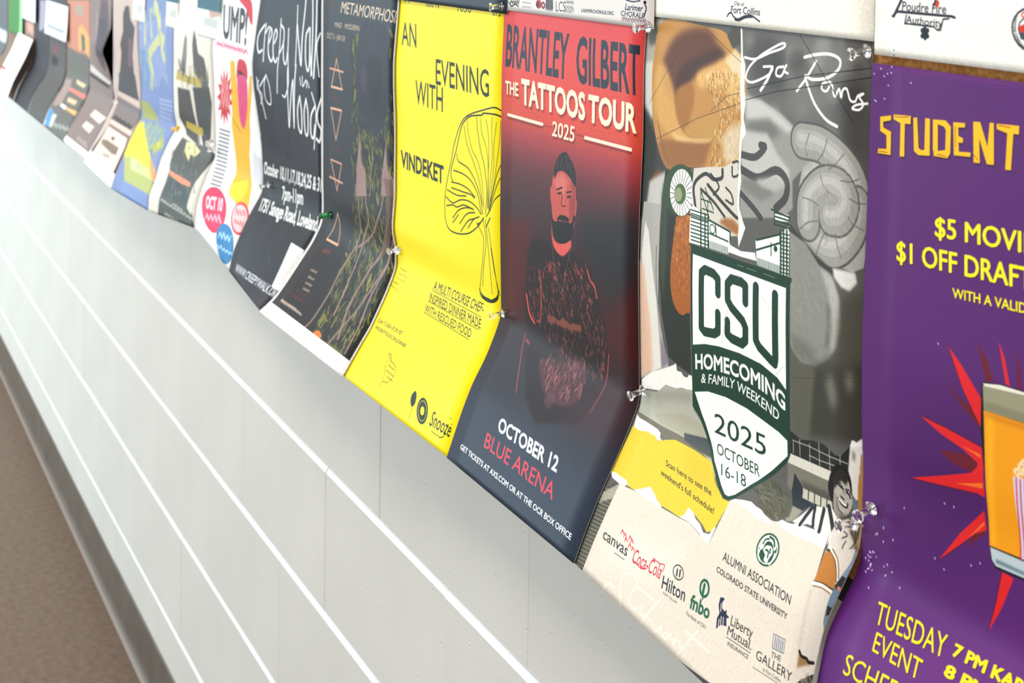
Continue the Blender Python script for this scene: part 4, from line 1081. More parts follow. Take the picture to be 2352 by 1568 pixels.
["p","#f7f6f1",1,0,0,[1282,1747,1452,1765,1622,1737,1643,1793,1454,1806,1286,1809]],
["s","#1e4a34",1,10,0,[772,1592,1005,1588]],
["s","#1e4a34",1,10,0,[774,1621,1007,1616]],
["s","#1e4a34",1,10,0,[776,1650,1009,1645]],
["s","#1e4a34",1,10,0,[778,1680,1011,1674]],
["s","#1e4a34",1,10,0,[780,1709,1013,1703]],
["s","#1e4a34",1,10,0,[782,1738,1015,1731]],
["s","#1e4a34",1,10,0,[784,1768,1017,1760]],
["s","#1e4a34",1,10,0,[786,1797,1019,1789]],
["s","#1e4a34",1,10,0,[788,1826,1020,1817]],
["s","#1e4a34",1,16,0,[909,1564,928,1859]],
["s","#1e4a34",1,16,0,[967,1585,984,1846]],
["s","#1e4a34",1,16,0,[1010,1600,1025,1837]],
["s","#1e4a34",1,15,0,[1023,1622,1303,1652,1309,1735]],
["s","#1e4a34",1,12,0,[1033,1722,1281,1731]],
["s","#1e4a34",1,12,0,[1111,1641,1126,1718]],
["s","#1e4a34",1,8,0,[1033,1781,1036,1834]],
["s","#1e4a34",1,8,0,[1054,1781,1057,1834]],
["s","#1e4a34",1,8,0,[1074,1781,1077,1835]],
["s","#1e4a34",1,8,0,[1095,1780,1098,1835]],
["s","#1e4a34",1,8,0,[1115,1780,1118,1835]],
["s","#1e4a34",1,8,0,[1135,1780,1138,1835]],
["s","#1e4a34",1,8,0,[1155,1779,1159,1835]],
["s","#1e4a34",1,8,0,[1176,1779,1179,1835]],
["s","#1e4a34",1,8,0,[1196,1779,1199,1835]],
["s","#1e4a34",1,8,0,[1216,1778,1219,1836]],
["s","#1e4a34",1,8,0,[1236,1778,1239,1836]],
["s","#1e4a34",1,8,0,[1255,1778,1259,1836]],
["s","#1e4a34",1,8,0,[1275,1778,1278,1836]],
["s","#1e4a34",1,8,2,[1108,1679,1108,1688,1105,1696,1100,1704,1093,1709,1085,1713,1076,1715,1067,1714,1058,1711,1050,1706,1044,1700,1040,1692,1038,1683,1038,1674,1041,1666,1046,1658,1053,1653,1061,1649,1070,1647,1079,1648,1088,1651,1096,1656,1102,1662,1106,1670]],
["s","#1e4a34",1,14,0,[1634,1642,1910,1540,1913,1601,1638,1713]],
["s","#1e4a34",1,10,0,[1808,1624,1813,1713]],
["p","#1e4a34",1,0,0,[1884,1652,1884,1658,1882,1663,1879,1668,1874,1672,1869,1675,1864,1676,1859,1676,1853,1674,1849,1671,1845,1667,1843,1662,1842,1656,1842,1650,1844,1645,1847,1640,1852,1636,1857,1633,1862,1632,1867,1632,1873,1634,1877,1637,1881,1641,1883,1646]],
["s","#1e4a34",1,8,0,[1658,1769,1661,1819]],
["s","#1e4a34",1,8,0,[1677,1769,1679,1819]],
["s","#1e4a34",1,8,0,[1695,1769,1698,1820]],
["s","#1e4a34",1,8,0,[1714,1768,1716,1820]],
["s","#1e4a34",1,8,0,[1732,1768,1735,1820]],
["s","#1e4a34",1,8,0,[1750,1768,1753,1820]],
["s","#1e4a34",1,8,0,[1768,1768,1771,1820]],
["s","#1e4a34",1,8,0,[1787,1767,1789,1820]],
["s","#1e4a34",1,8,0,[1805,1767,1807,1821]],
["s","#1e4a34",1,8,0,[1823,1767,1826,1821]],
["s","#1e4a34",1,8,0,[1841,1767,1844,1821]],
["s","#1e4a34",1,8,0,[1859,1766,1862,1821]],
["s","#1e4a34",1,8,0,[1877,1766,1879,1821]],
["s","#1e4a34",1,8,0,[1895,1766,1897,1821]],
["s","#1e4a34",1,8,0,[1912,1766,1915,1821]],
["s","#1e4a34",1,18,0,[1917,1511,1933,1824]],
["s","#1e4a34",1,18,0,[1948,1504,1965,1816]],
["s","#1e4a34",1,18,0,[1985,1497,2001,1807]],
["s","#1e4a34",1,9,0,[1910,1532,2014,1525]],
["s","#1e4a34",1,9,0,[1911,1560,2015,1552]],
["s","#1e4a34",1,9,0,[1913,1587,2016,1579]],
["s","#1e4a34",1,9,0,[1914,1615,2018,1606]],
["s","#1e4a34",1,9,0,[1915,1642,2019,1633]],
["s","#1e4a34",1,9,0,[1917,1669,2021,1660]],
["s","#1e4a34",1,9,0,[1918,1697,2022,1688]],
["s","#1e4a34",1,9,0,[1920,1724,2023,1715]],
["s","#1e4a34",1,9,0,[1921,1752,2025,1742]],
["s","#1e4a34",1,9,0,[1923,1779,2026,1769]],
["s","#1e4a34",1,9,0,[1924,1806,2028,1796]],
["s","#1e4a34",1,12,0,[1837,1398,2012,1397]],
["s","#1e4a34",1,12,0,[1839,1426,2013,1424]],
["s","#1e4a34",1,12,0,[1840,1453,2014,1451]],
["s","#1e4a34",1,12,0,[1842,1481,2016,1478]],
["s","#1e4a34",1,12,0,[1795,1384,2015,1402]],
["s","#1e4a34",1,10,0,[1837,1400,1842,1489]],
["s","#1e4a34",1,10,0,[2007,1401,2012,1493]],
["p","#1e4a34",1,0,0,[755,1860,2060,1818,2054,1853,2007,1857,1992,1898,816,1929,785,1876]],
["s","#8da897",1,5,0,[1414,1878,1484,1874]],
["s","#8da897",1,5,0,[1527,1872,1646,1869]],
["s","#8da897",1,5,0,[1730,1863,1862,1861]],
["s","#b9b6ac",1,3,0,[1292,2245,1219,2522]],
["s","#b9b6ac",1,3,0,[1704,2032,1855,2113]],
["s","#b9b6ac",1,3,0,[1971,2468,1874,2569]],
["s","#b9b6ac",1,3,0,[1427,1979,1459,1919]],
["s","#b9b6ac",1,3,0,[1370,2098,1397,2133]],
["r",["#1e4a34"],0,8,5,80,11,1,[840,1405,1063,1342,1080,1585,856,1631]],
["s","#1e4a34",1,10,0,[898,1416,1025,1605]],
["s","#1e4a34",1,10,0,[953,1384,1076,1532]],
["s","#1e4a34",1,10,0,[903,1480,1045,1485]],
["s","#1e4a34",1,10,0,[927,1552,1078,1553]],
["s","#1e4a34",1,10,0,[730,1636,1008,1632]],
["s","#1e4a34",1,10,0,[899,1426,913,1628]],
["s","#1e4a34",1,10,0,[997,1473,1007,1609]],
["n",0.02,2]]),
("poster","red and navy concert poster with a tattooed bearded man and cream lettering","poster",'posters hanging in a row',-1.2853,-1.0209,[[-0.0234,1.5],[-0.0243,1.4773],[-0.0263,1.4212],[-0.0259,1.3382],[-0.0259,1.2735],[-0.0238,1.2018],[-0.023,1.1751],[-0.0291,1.1581],[-0.0391,1.1355],[-0.0544,1.1089],[-0.0644,1.085],[-0.0742,1.0581],[-0.0807,1.04]],[[-0.0234,1.5],[-0.0234,1.4766],[-0.0253,1.4456],[-0.0247,1.3877],[-0.027,1.3221],[-0.0273,1.2851],[-0.0242,1.182],[-0.0239,1.1666],[-0.028,1.1584],[-0.0365,1.1398],[-0.0486,1.1164],[-0.0607,1.0943],[-0.0749,1.064],[-0.0843,1.0408]],2600,"#3a4456",0.5,[
["g",[[120,"#d95358"],[751,"#dd5a50"],[1187,"#d4583f"],[1424,"#a9434a"],[1699,"#6d3238"],[2094,"#4a2c2f"],[2815,"#3f1f20"],[3399,"#3b2428"],[3824,"#3d3d48"],[4193,"#3b4557"],[4776,"#3c4859"]]],
["p","#c23a44",0.4,12,0,[-603,134,16,185,81,867,30,1341,-518,1411]],
["p","#e8584a",0.4,40,0,[412,888,2461,867,2466,1123,990,1218]],
["p","#2c2c30",0.9,35,0,[1616,1970,2637,1780,2651,2428,2394,2679,2114,2554,1725,2297]],
["p","#6b1512",0.75,25,0,[63,2259,703,2139,580,2614,494,3152,68,3214]],
["p","#5c0f0e",0.8,35,0,[2052,2764,2654,2241,2659,3033,2122,3136]],
["p","#3a3a45",0.6,30,0,[-258,3574,399,3285,1082,3715,178,3999]],
["t","#313a4c","BRANTLEY",[74,744,1344,750],[6,-394],0.022,0,1],
["t","#313a4c","GILBERT",[1510,758,2587,762],[-22,-394],0.022,0,1],
["t","#8d2a24","THE",[109,1048,389,1044],[-2,-123],0.02,0,0.7],
["t","#fff3d2","THE",[84,1021,365,1017],[-2,-124],0.02,0,1],
["t","#8d2a24","TATTOOS",[455,1104,1697,1108],[-5,-228],0.035,0,0.7],
["t","#fff3d2","TATTOOS",[431,1077,1676,1084],[-5,-228],0.035,0,1],
["t","#8d2a24","TOUR",[1746,1109,2563,1106],[3,-224],0.035,0,0.7],
["t","#fff3d2","TOUR",[1726,1085,2544,1083],[3,-225],0.035,0,1],
["t","#8d2a24","2025",[1086,1330,1508,1330],[6,-133],0.012,0,0.7],
["t","#fff3d2","2025",[1062,1305,1486,1305],[7,-133],0.012,0,1],
["s","#8d2a24",0.7,34,0,[151,1250,875,1252]],
["s","#8d2a24",0.7,34,0,[1679,1266,2466,1262]],
["s","#f9e3d0",1,32,0,[150,1223,874,1227]],
["s","#f9e3d0",1,32,0,[1677,1242,2464,1238]],
["s","#7a2a28",1,6,0,[880,1239,1072,1227]],
["s","#7a2a28",1,6,0,[1494,1235,1672,1237]],
["p","#2b1a1c",0.85,5,0,[703,2363,888,2284,1100,2314,1284,2379,1477,2298,1683,2326,1794,2371,1911,2474,1995,2680,2070,2818,2108,2896,2145,3129,2073,3344,2065,3446,1944,3739,1306,3951,970,3786,745,3522,542,3140,560,2920,618,2476]],
["p","#c8645a",1,0,1,[1098,1707,1143,1635,1281,1595,1415,1624,1530,1700,1551,1834,1544,1983,1517,2079,1414,2174,1199,2153,1114,2063,1083,1851]],
["p","#d88577",0.7,6,0,[1125,1703,1282,1614,1392,1672,1347,1806,1186,1808]],
["p","#93403c",0.6,5,0,[1426,1793,1546,1835,1541,2024,1437,2044]],
["p","#c8645a",1,0,1,[1057,1804,1102,1784,1122,1909,1082,1942]],
["p","#c8645a",1,0,1,[1533,1850,1571,1830,1563,1932,1533,1975]],
["p","#2a2226",1,0,1,[1123,1664,1132,1573,1207,1478,1324,1420,1405,1455,1487,1519,1530,1587,1536,1705,1430,1641,1308,1603,1202,1620,1146,1686]],
["s","#8e7f7a",0.7,8,1,[1274,1475,1253,1567]],
["s","#8e7f7a",0.7,8,1,[1339,1453,1385,1560]],
["s","#8e7f7a",0.7,8,1,[1196,1512,1173,1592]],
["s","#8e7f7a",0.7,8,1,[1409,1518,1453,1599]],
["s","#3a1c1c",1,16,1,[1185,1789,1291,1752]],
["s","#3a1c1c",1,16,1,[1378,1782,1464,1761]],
["s","#3a1c1c",1,20,1,[1213,1819,1272,1804]],
["s","#3a1c1c",1,20,1,[1393,1821,1453,1807]],
["s","#3a1c1c",1,10,1,[1299,1814,1285,1913,1357,1912]],
["p","#1f191b",1,0.6,0,[1087,2036,1107,2125,1178,2225,1297,2265,1406,2223,1495,2119,1547,1983,1521,1956,1492,2032,1427,2072,1433,2012,1358,1998,1257,2008,1208,2046,1201,2103,1132,2080]],
["s","#c96a60",1,13,1,[1242,2063,1318,2061,1393,2051]],
["p","#a04a45",0.8,3,0,[1431,1666,1530,1706,1551,1834,1537,1949,1478,1910,1483,1783]],
["s","#e7a090",0.6,12,1,[1286,1677,1326,1810,1313,1888]],
["p","#e06d63",1,1,1,[1092,2098,1134,2245,1265,2271,1457,2201,1473,2259,1371,2351,1274,2382,1123,2310]],
["p","#1b1a1c",1,0,1,[1127,2102,1495,2053,1467,2189,1329,2260,1200,2253]],
["s","#9b938c",1,5,1,[1100,2314,1151,2501,1255,2715,1288,2707,1389,2470,1478,2258]],
["r",["#b5584c","#8e4038","#d67a6c","#5f2622","#1d0c0d","#170a0b","#b06a56"],900,10,5,70,21,0.8,[929,2496,1621,2389,1901,2506,1976,2685,2107,2945,2132,3133,2007,3363,1205,3604,959,3142,614,3123,602,2652]],
["r",["#dc6658","#431414"],70,13,4,60,22,0.9,[883,2506,1744,2362,1741,2502,924,2687]],
["p","#8d5243",1,2,0,[989,2997,1184,2970,1315,2948,1400,2957,1650,2934,1659,2992,1462,3023,1355,3040,1183,3043,1005,3067]],
["s","#241012",0.85,26,1,[1186,2907,1162,2975,1249,2974,1294,2912]],
["s","#241012",0.85,26,1,[1359,2865,1358,2937,1463,2962]],
["s","#241012",0.85,26,1,[1161,3028,1159,3101,1246,3110]],
["s","#241012",0.85,26,1,[1377,3035,1397,3081,1503,3063]],
["s","#241012",0.85,26,1,[986,2925,1007,2982]],
["s","#241012",0.85,26,1,[1611,2874,1526,2936]],
["s","#241012",0.85,26,1,[1672,2889,1687,3156]],
["s","#241012",0.85,26,1,[970,2676,1057,2740,1011,2835]],
["s","#241012",0.85,26,1,[1576,2540,1449,2650,1532,2691]],
["s","#e8665a",1,24,1,[567,2907,627,3076,730,3142]],
["s","#c75b52",0.7,30,1,[835,2611,878,2739,858,3062,800,3108]],
["s","#e06a5e",0.8,25,1,[1773,2406,1822,2484,1900,2526,1938,2615]],
["s","#c45a58",0.8,16,1,[559,3298,596,3453,737,3724,794,3806]],
["s","#b0524f",0.8,30,1,[616,3337,674,3354]],
["s","#c65c5c",0.8,18,1,[2139,3063,2110,3285,2080,3441,2032,3608]],
["p","#6e4046",0.75,5,1,[954,3429,1239,3370,1530,3269,1731,3244,1795,3426,1803,3568,1617,3689,1327,3695,1120,3608]],
["r",["#a86c6e","#4a282c","#c08a8a","#331a1d"],170,13,9,85,23,0.7,[979,3433,1711,3249,1823,3541,1360,3685]],
["p","#6d4a52",0.7,4,0,[1276,3736,1294,3641,1411,3630,1461,3690,1399,3785]],
["p","#5a2a3a",0.45,35,0,[1652,3765,2030,3346,2615,3133,2641,3423,2444,3752,1920,3799]],
["t","#fdfdfb","OCTOBER 12",[759,4196,1931,4192],[-38,-116],0.03,0,1],
["t","#df4f60","BLUE ARENA",[621,4398,2025,4406],[-24,-128],0.008,0,1],
["t","#fdfdfb","GET TICKETS AT AXS.COM OR AT THE OCR BOX OFFICE",[201,4558,2486,4580],[-7,-47],0.025,0,1],
["n",0.02,3]]),
("poster","bright yellow dinner poster with a line-drawn mushroom","poster",'posters hanging in a row',-1.5757,-1.2823,[[-0.0222,1.5],[-0.0218,1.4741],[-0.0272,1.4032],[-0.0268,1.3737],[-0.0246,1.3299],[-0.0241,1.2467],[-0.0269,1.2075],[-0.0218,1.184],[-0.0219,1.161],[-0.0336,1.1329],[-0.0521,1.0955],[-0.069,1.0699],[-0.0872,1.0407]],[[-0.0222,1.5],[-0.0231,1.4773],[-0.0251,1.4212],[-0.0247,1.3382],[-0.0247,1.2735],[-0.0226,1.2018],[-0.0218,1.1751],[-0.0279,1.1581],[-0.0379,1.1355],[-0.0532,1.1089],[-0.0632,1.085],[-0.073,1.0581],[-0.0795,1.04]],2400,"#fbe90c",0.5,[
["t","#1d3016","AN",[256,752,693,750],[-55,-259],0.006,0,1],
["t","#1d3016","EVENING",[1271,1104,2601,1106],[-18,-271],0.006,0,1],
["t","#1d3016","WITH",[700,1381,1454,1389],[7,-263],0.006,0,1],
["t","#1d3016","VINDEKET",[242,2161,1479,2165],[-3,-183],0.03,0,1],
["t","#1d3016","17",[255,268,454,267],[-6,-95],0,0,1],
["t","#1d3016","600 N",[888,279,1247,277],[-8,-92],0,0,1],
["t","#1d3016","1030",[1749,283,2092,281],[-8,-88],0,0,1],
["t","#1d3016","075",[2607,277,2800,275],[-9,-84],0,0,1],
["s","#1d3016",1,14,1,[2927,1220,2787,1197,2677,1203,2435,1259,2169,1326,1997,1398,1874,1508,1747,1703,1678,1876,1591,2069,1522,2276,1510,2429,1542,2559,1638,2631,1836,2639,2113,2587,2317,2490,2453,2393]],
["s","#1d3016",1,16,1,[2929,1278,2757,1264,2468,1284,2436,1306,2169,1348,2032,1408,1926,1502,1801,1755,1715,1901,1667,2020,1720,2108]],
["s","#1d3016",1,12,1,[2310,1345,2331,1465,2405,1670,2492,1801,2546,1963,2567,2102,2538,2306]],
["s","#1d3016",1,9,1,[2084,1394,2100,1523,2203,1698,2341,1794,2447,1979,2505,2255]],
["s","#1d3016",1,10,1,[2004,1470,2065,1645,2240,1823,2381,1989,2471,2232]],
["s","#1d3016",1,13,1,[1820,1796,1858,1865,2105,1902,2280,2005,2419,2155,2471,2318]],
["s","#1d3016",1,13,1,[1735,1980,1967,1981,2178,2021,2351,2138,2438,2324]],
["s","#1d3016",1,13,1,[1684,2114,1900,2102,2111,2119,2285,2178]],
["s","#1d3016",1,13,1,[1686,2174,1973,2171,2182,2166,2268,2188]],
["s","#1d3016",1,13,1,[1576,2214,1832,2231,2061,2201]],
["s","#1d3016",1,13,1,[1540,2295,1724,2332,1904,2271,2114,2243,2321,2273,2421,2327]],
["s","#1d3016",1,13,1,[1558,2390,1724,2354,1832,2358,2010,2305,2252,2313]],
["s","#1d3016",1,9,1,[2397,1342,2437,1494,2537,1623,2591,1814,2603,2238]],
["s","#1d3016",1,9,1,[2534,1340,2584,1475,2603,1671,2595,1955,2587,2240]],
["s","#1d3016",1,9,1,[2678,1301,2665,1465,2684,1659,2644,1948,2603,2238]],
["s","#1d3016",1,9,1,[2774,1339,2715,1599,2720,1795,2663,2057,2620,2235]],
["s","#1d3016",1,9,1,[2867,1313,2855,1496,2797,1713,2740,1932,2650,2159]],
["s","#1d3016",1,12,1,[2923,1709,2802,1853,2712,2049,2620,2263]],
["s","#1d3016",1,12,1,[2927,1833,2805,1964,2698,2136,2604,2294]],
["s","#1d3016",1,12,1,[2918,2029,2746,2128,2652,2243,2554,2332]],
["s","#1d3016",1,13,1,[1723,2493,1867,2388,2045,2328,2218,2305]],
["s","#1d3016",1,13,1,[1902,2523,2079,2388,2286,2336]],
["s","#1d3016",1,13,1,[2112,2528,2251,2415,2387,2362]],
["s","#1d3016",1,10,1,[2323,2435,2455,2525,2493,2600,2456,2853,2380,3134]],
["s","#1d3016",1,10,1,[2477,2358,2549,2589,2493,2845,2461,3066]],
["s","#1d3016",1,10,1,[2534,2364,2604,2659,2682,3098]],
["s","#1d3016",1,10,1,[2607,2432,2678,2645,2812,3036]],
["s","#1d3016",1,10,1,[2659,2632,2747,2873,2857,3074]],
["s","#1d3016",1,21,1,[2381,3117,2416,3176,2549,3197,2697,3176,2801,3119,2823,3042]],
["s","#1d3016",1,16,1,[2496,2354,2419,2417,2342,2448]],
["s","#1d3016",1,16,1,[2646,2327,2551,2442]],
["s","#1d3016",1,13,1,[1724,2545,1867,2434]],
["s","#1d3016",1,13,1,[1930,2600,2107,2458,2265,2404]],
["p","#1d3016",1,0,0,[2380,3134,2473,3187,2660,3181,2790,3122,2822,3050,2773,3110,2660,3162,2492,3166]],
["t","#22310a","A MULTI COURSE CHEF-",[1208,3384,2492,3342],[27,-101],0.006,0,1],
["t","#22310a","INSPIRED DINNER MADE",[1216,3514,2560,3489],[-49,-88],0.006,0,1],
["t","#22310a","WITH RESCUED FOOD",[1200,3637,2429,3620],[-33,-80],0.006,0,1],
["s","#22310a",1,6,0,[1215,3393,2493,3382]],
["s","#22310a",1,6,0,[1207,3518,2529,3506]],
["s","#22310a",1,6,0,[1185,3645,2405,3642]],
["s","#22310a",0.75,5,0,[214,3365,224,3343,257,3363,263,3346,284,3364,297,3347,321,3363,340,3343,358,3363,373,3341,402,3360,407,3345,427,3362]],
["s","#22310a",0.75,5,0,[202,3423,213,3405,248,3423,252,3408,286,3424,297,3403,338,3422,346,3402,383,3422,383,3405,423,3422,429,3407,462,3423]],
["s","#22310a",0.75,5,0,[175,3479,178,3461,220,3480,235,3464,272,3479,282,3462,324,3478,337,3462,372,3478,382,3459,424,3477,430,3463,471,3477]],
["s","#22310a",0.75,5,0,[144,3540,145,3523,171,3540,174,3520,199,3540,195,3523,234,3538,225,3520,263,3537,253,3520,284,3538,287,3520,320,3536]],
["s","#22310a",0.75,5,0,[123,3591,130,3569,173,3592,177,3577,211,3595,218,3575,258,3597,265,3583,300,3599,304,3587,336,3603,348,3590,385,3604]],
["t","#22310a","SCAN TO SIGN UP OR VISIT",[187,4015,932,3991],[-2,-44],0.01,0,1],
["t","#22310a","VINDEKETFOODS.ORG/DINNER",[194,4094,1147,4079],[1,-39],0.01,0,1],
["s","#6d6408",0.7,12,1,[1021,4576,998,4517,1117,4500,1170,4447,1191,4366,1107,4297,968,4280,841,4221,897,4301,898,4358,967,4432,982,4503]],
["s","#6d6408",0.7,12,1,[877,4210,942,4249,986,4332]],
["s","#6d6408",0.7,12,1,[968,4394,1189,4404]],
["s","#6d6408",0.7,12,1,[1052,4445,1220,4450]],
["s","#6d6408",0.7,12,1,[968,4337,1141,4343]],
["p","#22310a",1,0,1,[1803,4386,1868,4433,1892,4504,1848,4544,1771,4498,1756,4432]],
["s","#22310a",1,8,1,[1857,4524,1877,4587,1897,4659]],
["p","#1d3016",1,0,0,[2229,4502,2242,4533,2245,4563,2238,4590,2222,4611,2197,4625,2166,4632,2130,4630,2092,4621,2054,4604,2020,4581,1991,4553,1969,4522,1956,4491,1953,4461,1960,4434,1976,4413,2001,4399,2032,4392,2068,4394,2106,4403,2144,4420,2178,4443,2207,4471]],
["s","#fbe90c",1,7,2,[2194,4504,2204,4528,2207,4551,2203,4571,2192,4587,2174,4598,2151,4603,2125,4602,2097,4595,2069,4582,2043,4564,2021,4543,2004,4520,1994,4496,1991,4473,1995,4453,2006,4437,2024,4426,2047,4421,2073,4422,2101,4429,2129,4442,2155,4460,2177,4481]],
["p","#fbe90c",1,0,0,[2145,4508,2149,4519,2150,4529,2147,4538,2141,4546,2132,4551,2121,4553,2108,4553,2095,4550,2082,4544,2070,4536,2060,4526,2053,4516,2049,4505,2048,4495,2051,4486,2057,4478,2066,4473,2077,4471,2090,4471,2103,4474,2116,4480,2128,4488,2138,4498]],
["t","#22310a","Snooze",[2337,4587,2816,4561],[-34,-141],0.006,0.2,1],
["s","#22310a",0.75,7,0,[2430,4630,2437,4617,2472,4629,2480,4620,2517,4627,2529,4616,2558,4626,2572,4614,2604,4624,2617,4613]],
["s","#22310a",1,10,1,[2622,4625,2691,4593,2700,4534]],
["s","#22310a",1,8,0,[2703,4467,2718,4471]],
["s","#22310a",1,8,0,[2709,4395,2724,4399]],
["s","#22310a",1,8,0,[2768,4439,2782,4442]],
["s","#22310a",1,8,0,[2775,4485,2789,4489]]]),
("poster","dark bordered poster with column of triangles beside a shadowy flower painting","poster",'posters hanging in a row',-1.8258,-1.5637,[[-0.024,1.5],[-0.0274,1.4624],[-0.025,1.2306],[-0.0236,1.1838],[-0.0254,1.166],[-0.0385,1.1408],[-0.0669,1.1004],[-0.0874,1.0729],[-0.1005,1.0616],[-0.1098,1.0551]],[[-0.024,1.5],[-0.0236,1.4741],[-0.029,1.4032],[-0.0286,1.3737],[-0.0264,1.3299],[-0.0259,1.2467],[-0.0287,1.2075],[-0.0236,1.184],[-0.0237,1.161],[-0.0354,1.1329],[-0.0539,1.0955],[-0.0708,1.0699],[-0.089,1.0407]],2000,"#33393f",0.5,[
["g",[[305,"#3c474c"],[1376,"#353c43"],[2723,"#2e3036"],[4250,"#2b2629"],[4758,"#2c2a2d"]]],
["p","#2c3032",1,1,0,[1106,761,2607,681,2684,2518,1184,2782]],
["p","#2b2e2c",1,1,0,[1302,2488,2608,2276,2699,3142,2556,4735,1957,4593,1183,4578,1091,3520]],
["r",["#8b8a2c","#a8a432","#4a5130","#24292a"],520,30,12,75,31,0.8,[1108,777,2476,617,2641,2427,1175,2676]],
["r",["#95924a","#aba650","#4a4f34","#1f2226","#6d6e46"],700,26,12,68,32,0.8,[1302,2488,2608,2276,2630,3157,2413,4532,1472,4561,1091,3520]],
["p","#34323f",1,2,1,[1488,610,1861,555,2273,587,2430,870,2508,1273,2361,1585,2108,1841,1900,1884,1512,1782,1341,1554,1312,1089]],
["p","#272a2f",1,5,1,[1713,1022,2181,980,2214,1394,1991,1570,1788,1442]],
["p","#4b4350",1,3,1,[1537,1099,1670,1148,1663,1363,1527,1424,1467,1291]],
["s","#3d3a52",0.8,40,1,[1697,581,1774,804,1835,920]],
["s","#3d3a52",0.8,40,1,[1942,549,1973,728,1962,909]],
["s","#3d3a52",0.8,40,1,[1382,1643,1290,1763,1555,1777]],
["s","#3d3a52",0.8,40,1,[2323,1560,2435,1665,2190,1756]],
["s","#3d3a52",0.8,40,1,[1814,1804,1943,1909]],
["s","#3d3a52",0.8,40,1,[1356,1240,1263,1312]],
["s","#3d3a52",0.8,40,1,[2451,1074,2551,1122]],
["s","#26292a",0.6,30,1,[1156,2048,1298,2762]],
["p","#a58a84",1,1,0,[1425,1980,1495,2311,1605,2371,1695,2692,1321,2758,1318,2417]],
["p","#a58a84",1,1,0,[2314,1947,2359,2252,2600,2360,2627,2528,2173,2608,2178,2385]],
["s","#a08c84",1,22,1,[1904,2187,1822,2413,1802,2673]],
["s","#a08c84",1,20,1,[1425,1980,1385,2375,1276,2766]],
["s","#a2867e",0.9,40,1,[1352,2480,1438,2898,1426,3199,1231,3638,1246,4039,1240,4415,1183,4578]],
["s","#b4958a",0.9,30,1,[1597,2440,1679,2768,1776,2973,1533,3282,1556,3747,1650,4231]],
["s","#a2867e",0.9,40,1,[2252,2334,2205,2757,1866,3129,1425,3374]],
["s","#a2867e",0.9,40,1,[2564,2283,2675,2832,2447,3228,2243,3647,2129,3998,2003,4294,1929,4545]],
["s","#a2867e",0.9,50,1,[2387,2312,2465,2791,2182,3267,1949,3577,1886,4048,2059,4426]],
["s","#b4958a",0.9,30,1,[2448,3212,2282,3761,2364,4219,2397,4520]],
["p","#80695f",0.8,2,0,[2253,2383,2521,2356,2617,2762,2404,3204,2196,3347,2136,3260,2452,2842]],
["p","#d8843c",1,1,1,[1455,4537,1552,4484,1677,4522,1645,4573,1528,4583]],
["p","#7b7638",0.8,2,0,[1833,4538,2091,4510,2368,4529,2289,4592,1985,4583]],
["t","#e6d3be","METAMORPHOSIS",[708,505,2648,518],[48,-147],0.0,0,1],
["s","#5a3136",0.75,25,0,[168,501,192,281,258,501,291,296,351,501,371,315,449,501,440,231,529,501,559,323]],
["t","#cdb79f","MAD   MODERN",[493,702,1394,691],[6,-65],0.01,0,1],
["t","#cdb79f","OCT 3 - JAN 24",[178,866,884,860],[9,-70],0.01,0,1],
["s","#d9a98d",1,24,0,[579,1107,378,1484,790,1481,579,1107]],
["s","#d9a98d",1,24,0,[351,1769,760,1757,547,2165,351,1769]],
["s","#d9a98d",1,24,0,[353,2447,764,2444,608,2814,353,2447]],
["s","#d9a98d",1,28,0,[316,1253,835,1255]],
["s","#d9a98d",1,28,0,[307,2680,808,2684]],
["s","#e8b998",1,30,0,[368,1489,800,1481]],
["s","#e8b998",1,30,0,[351,1771,760,1757]],
["s","#d9a98d",1,22,0,[600,3110,400,3492,795,3488,678,3222,600,3110]],
["s","#e8b998",1,30,0,[404,3495,799,3491]],
["s","#6b2a2c",0.7,60,0,[450,1624,643,1618]],
["s","#5d2b2c",0.7,60,0,[401,2300,692,2282]],
["s","#5d2b2c",0.7,60,0,[526,2941,721,2923]],
["s","#8c3b36",0.7,60,0,[469,3645,644,3623]],
["s","#cdb79f",0.75,16,0,[443,3945,447,3924,515,3939,507,3912,576,3937,577,3917,633,3936,632,3906]],
["s","#cdb79f",0.75,16,0,[485,4036,487,4010,551,4032,548,4006,609,4030,620,4010,666,4028,671,4000]],
["s","#cdb79f",0.75,16,0,[519,4119,515,4093,584,4114,586,4088,646,4111,639,4086,702,4109,703,4081]],
["s","#cdb79f",0.75,16,0,[551,4192,547,4166,614,4188,608,4169,675,4184,674,4162,736,4181,720,4156]],
["s","#5e2430",0.75,30,0,[414,4257,442,4237,529,4254,558,4230,653,4249,680,4228,767,4246]],
["s","#5e2430",0.75,30,0,[424,4338,451,4321,543,4333,572,4312,653,4331,672,4306,775,4325]],
["s","#5e2430",0.75,30,0,[290,4336,311,4314,415,4330,442,4312,530,4327,551,4304,643,4324]],
["s","#e6d3be",0.75,20,0,[211,4478,208,4451,283,4475,274,4453,343,4476,342,4455,408,4475,411,4452,477,4472,470,4446,541,4471,540,4449,608,4469,596,4448,670,4469,667,4450,735,4467,723,4446,792,4468,786,4443,861,4465,860,4451,920,4465]],
["s","#e6d3be",0.75,12,0,[205,4458,215,4441,279,4456,284,4441,355,4454,362,4440,424,4454,445,4438,502,4451,514,4438,573,4449,579,4434,643,4448,656,4431,721,4445]],
["p","#f4f2ee",1,0,0,[-20,-20,35,-20,35,4765,-20,4765]],
["p","#f4f2ee",1,0,0,[2579,-20,2650,-20,2650,4765,2579,4765]],
["p","#f6f4f0",1,0,0,[-20,4555,2650,4555,2650,4765,-20,4765]],
["n",0.05,2]]),
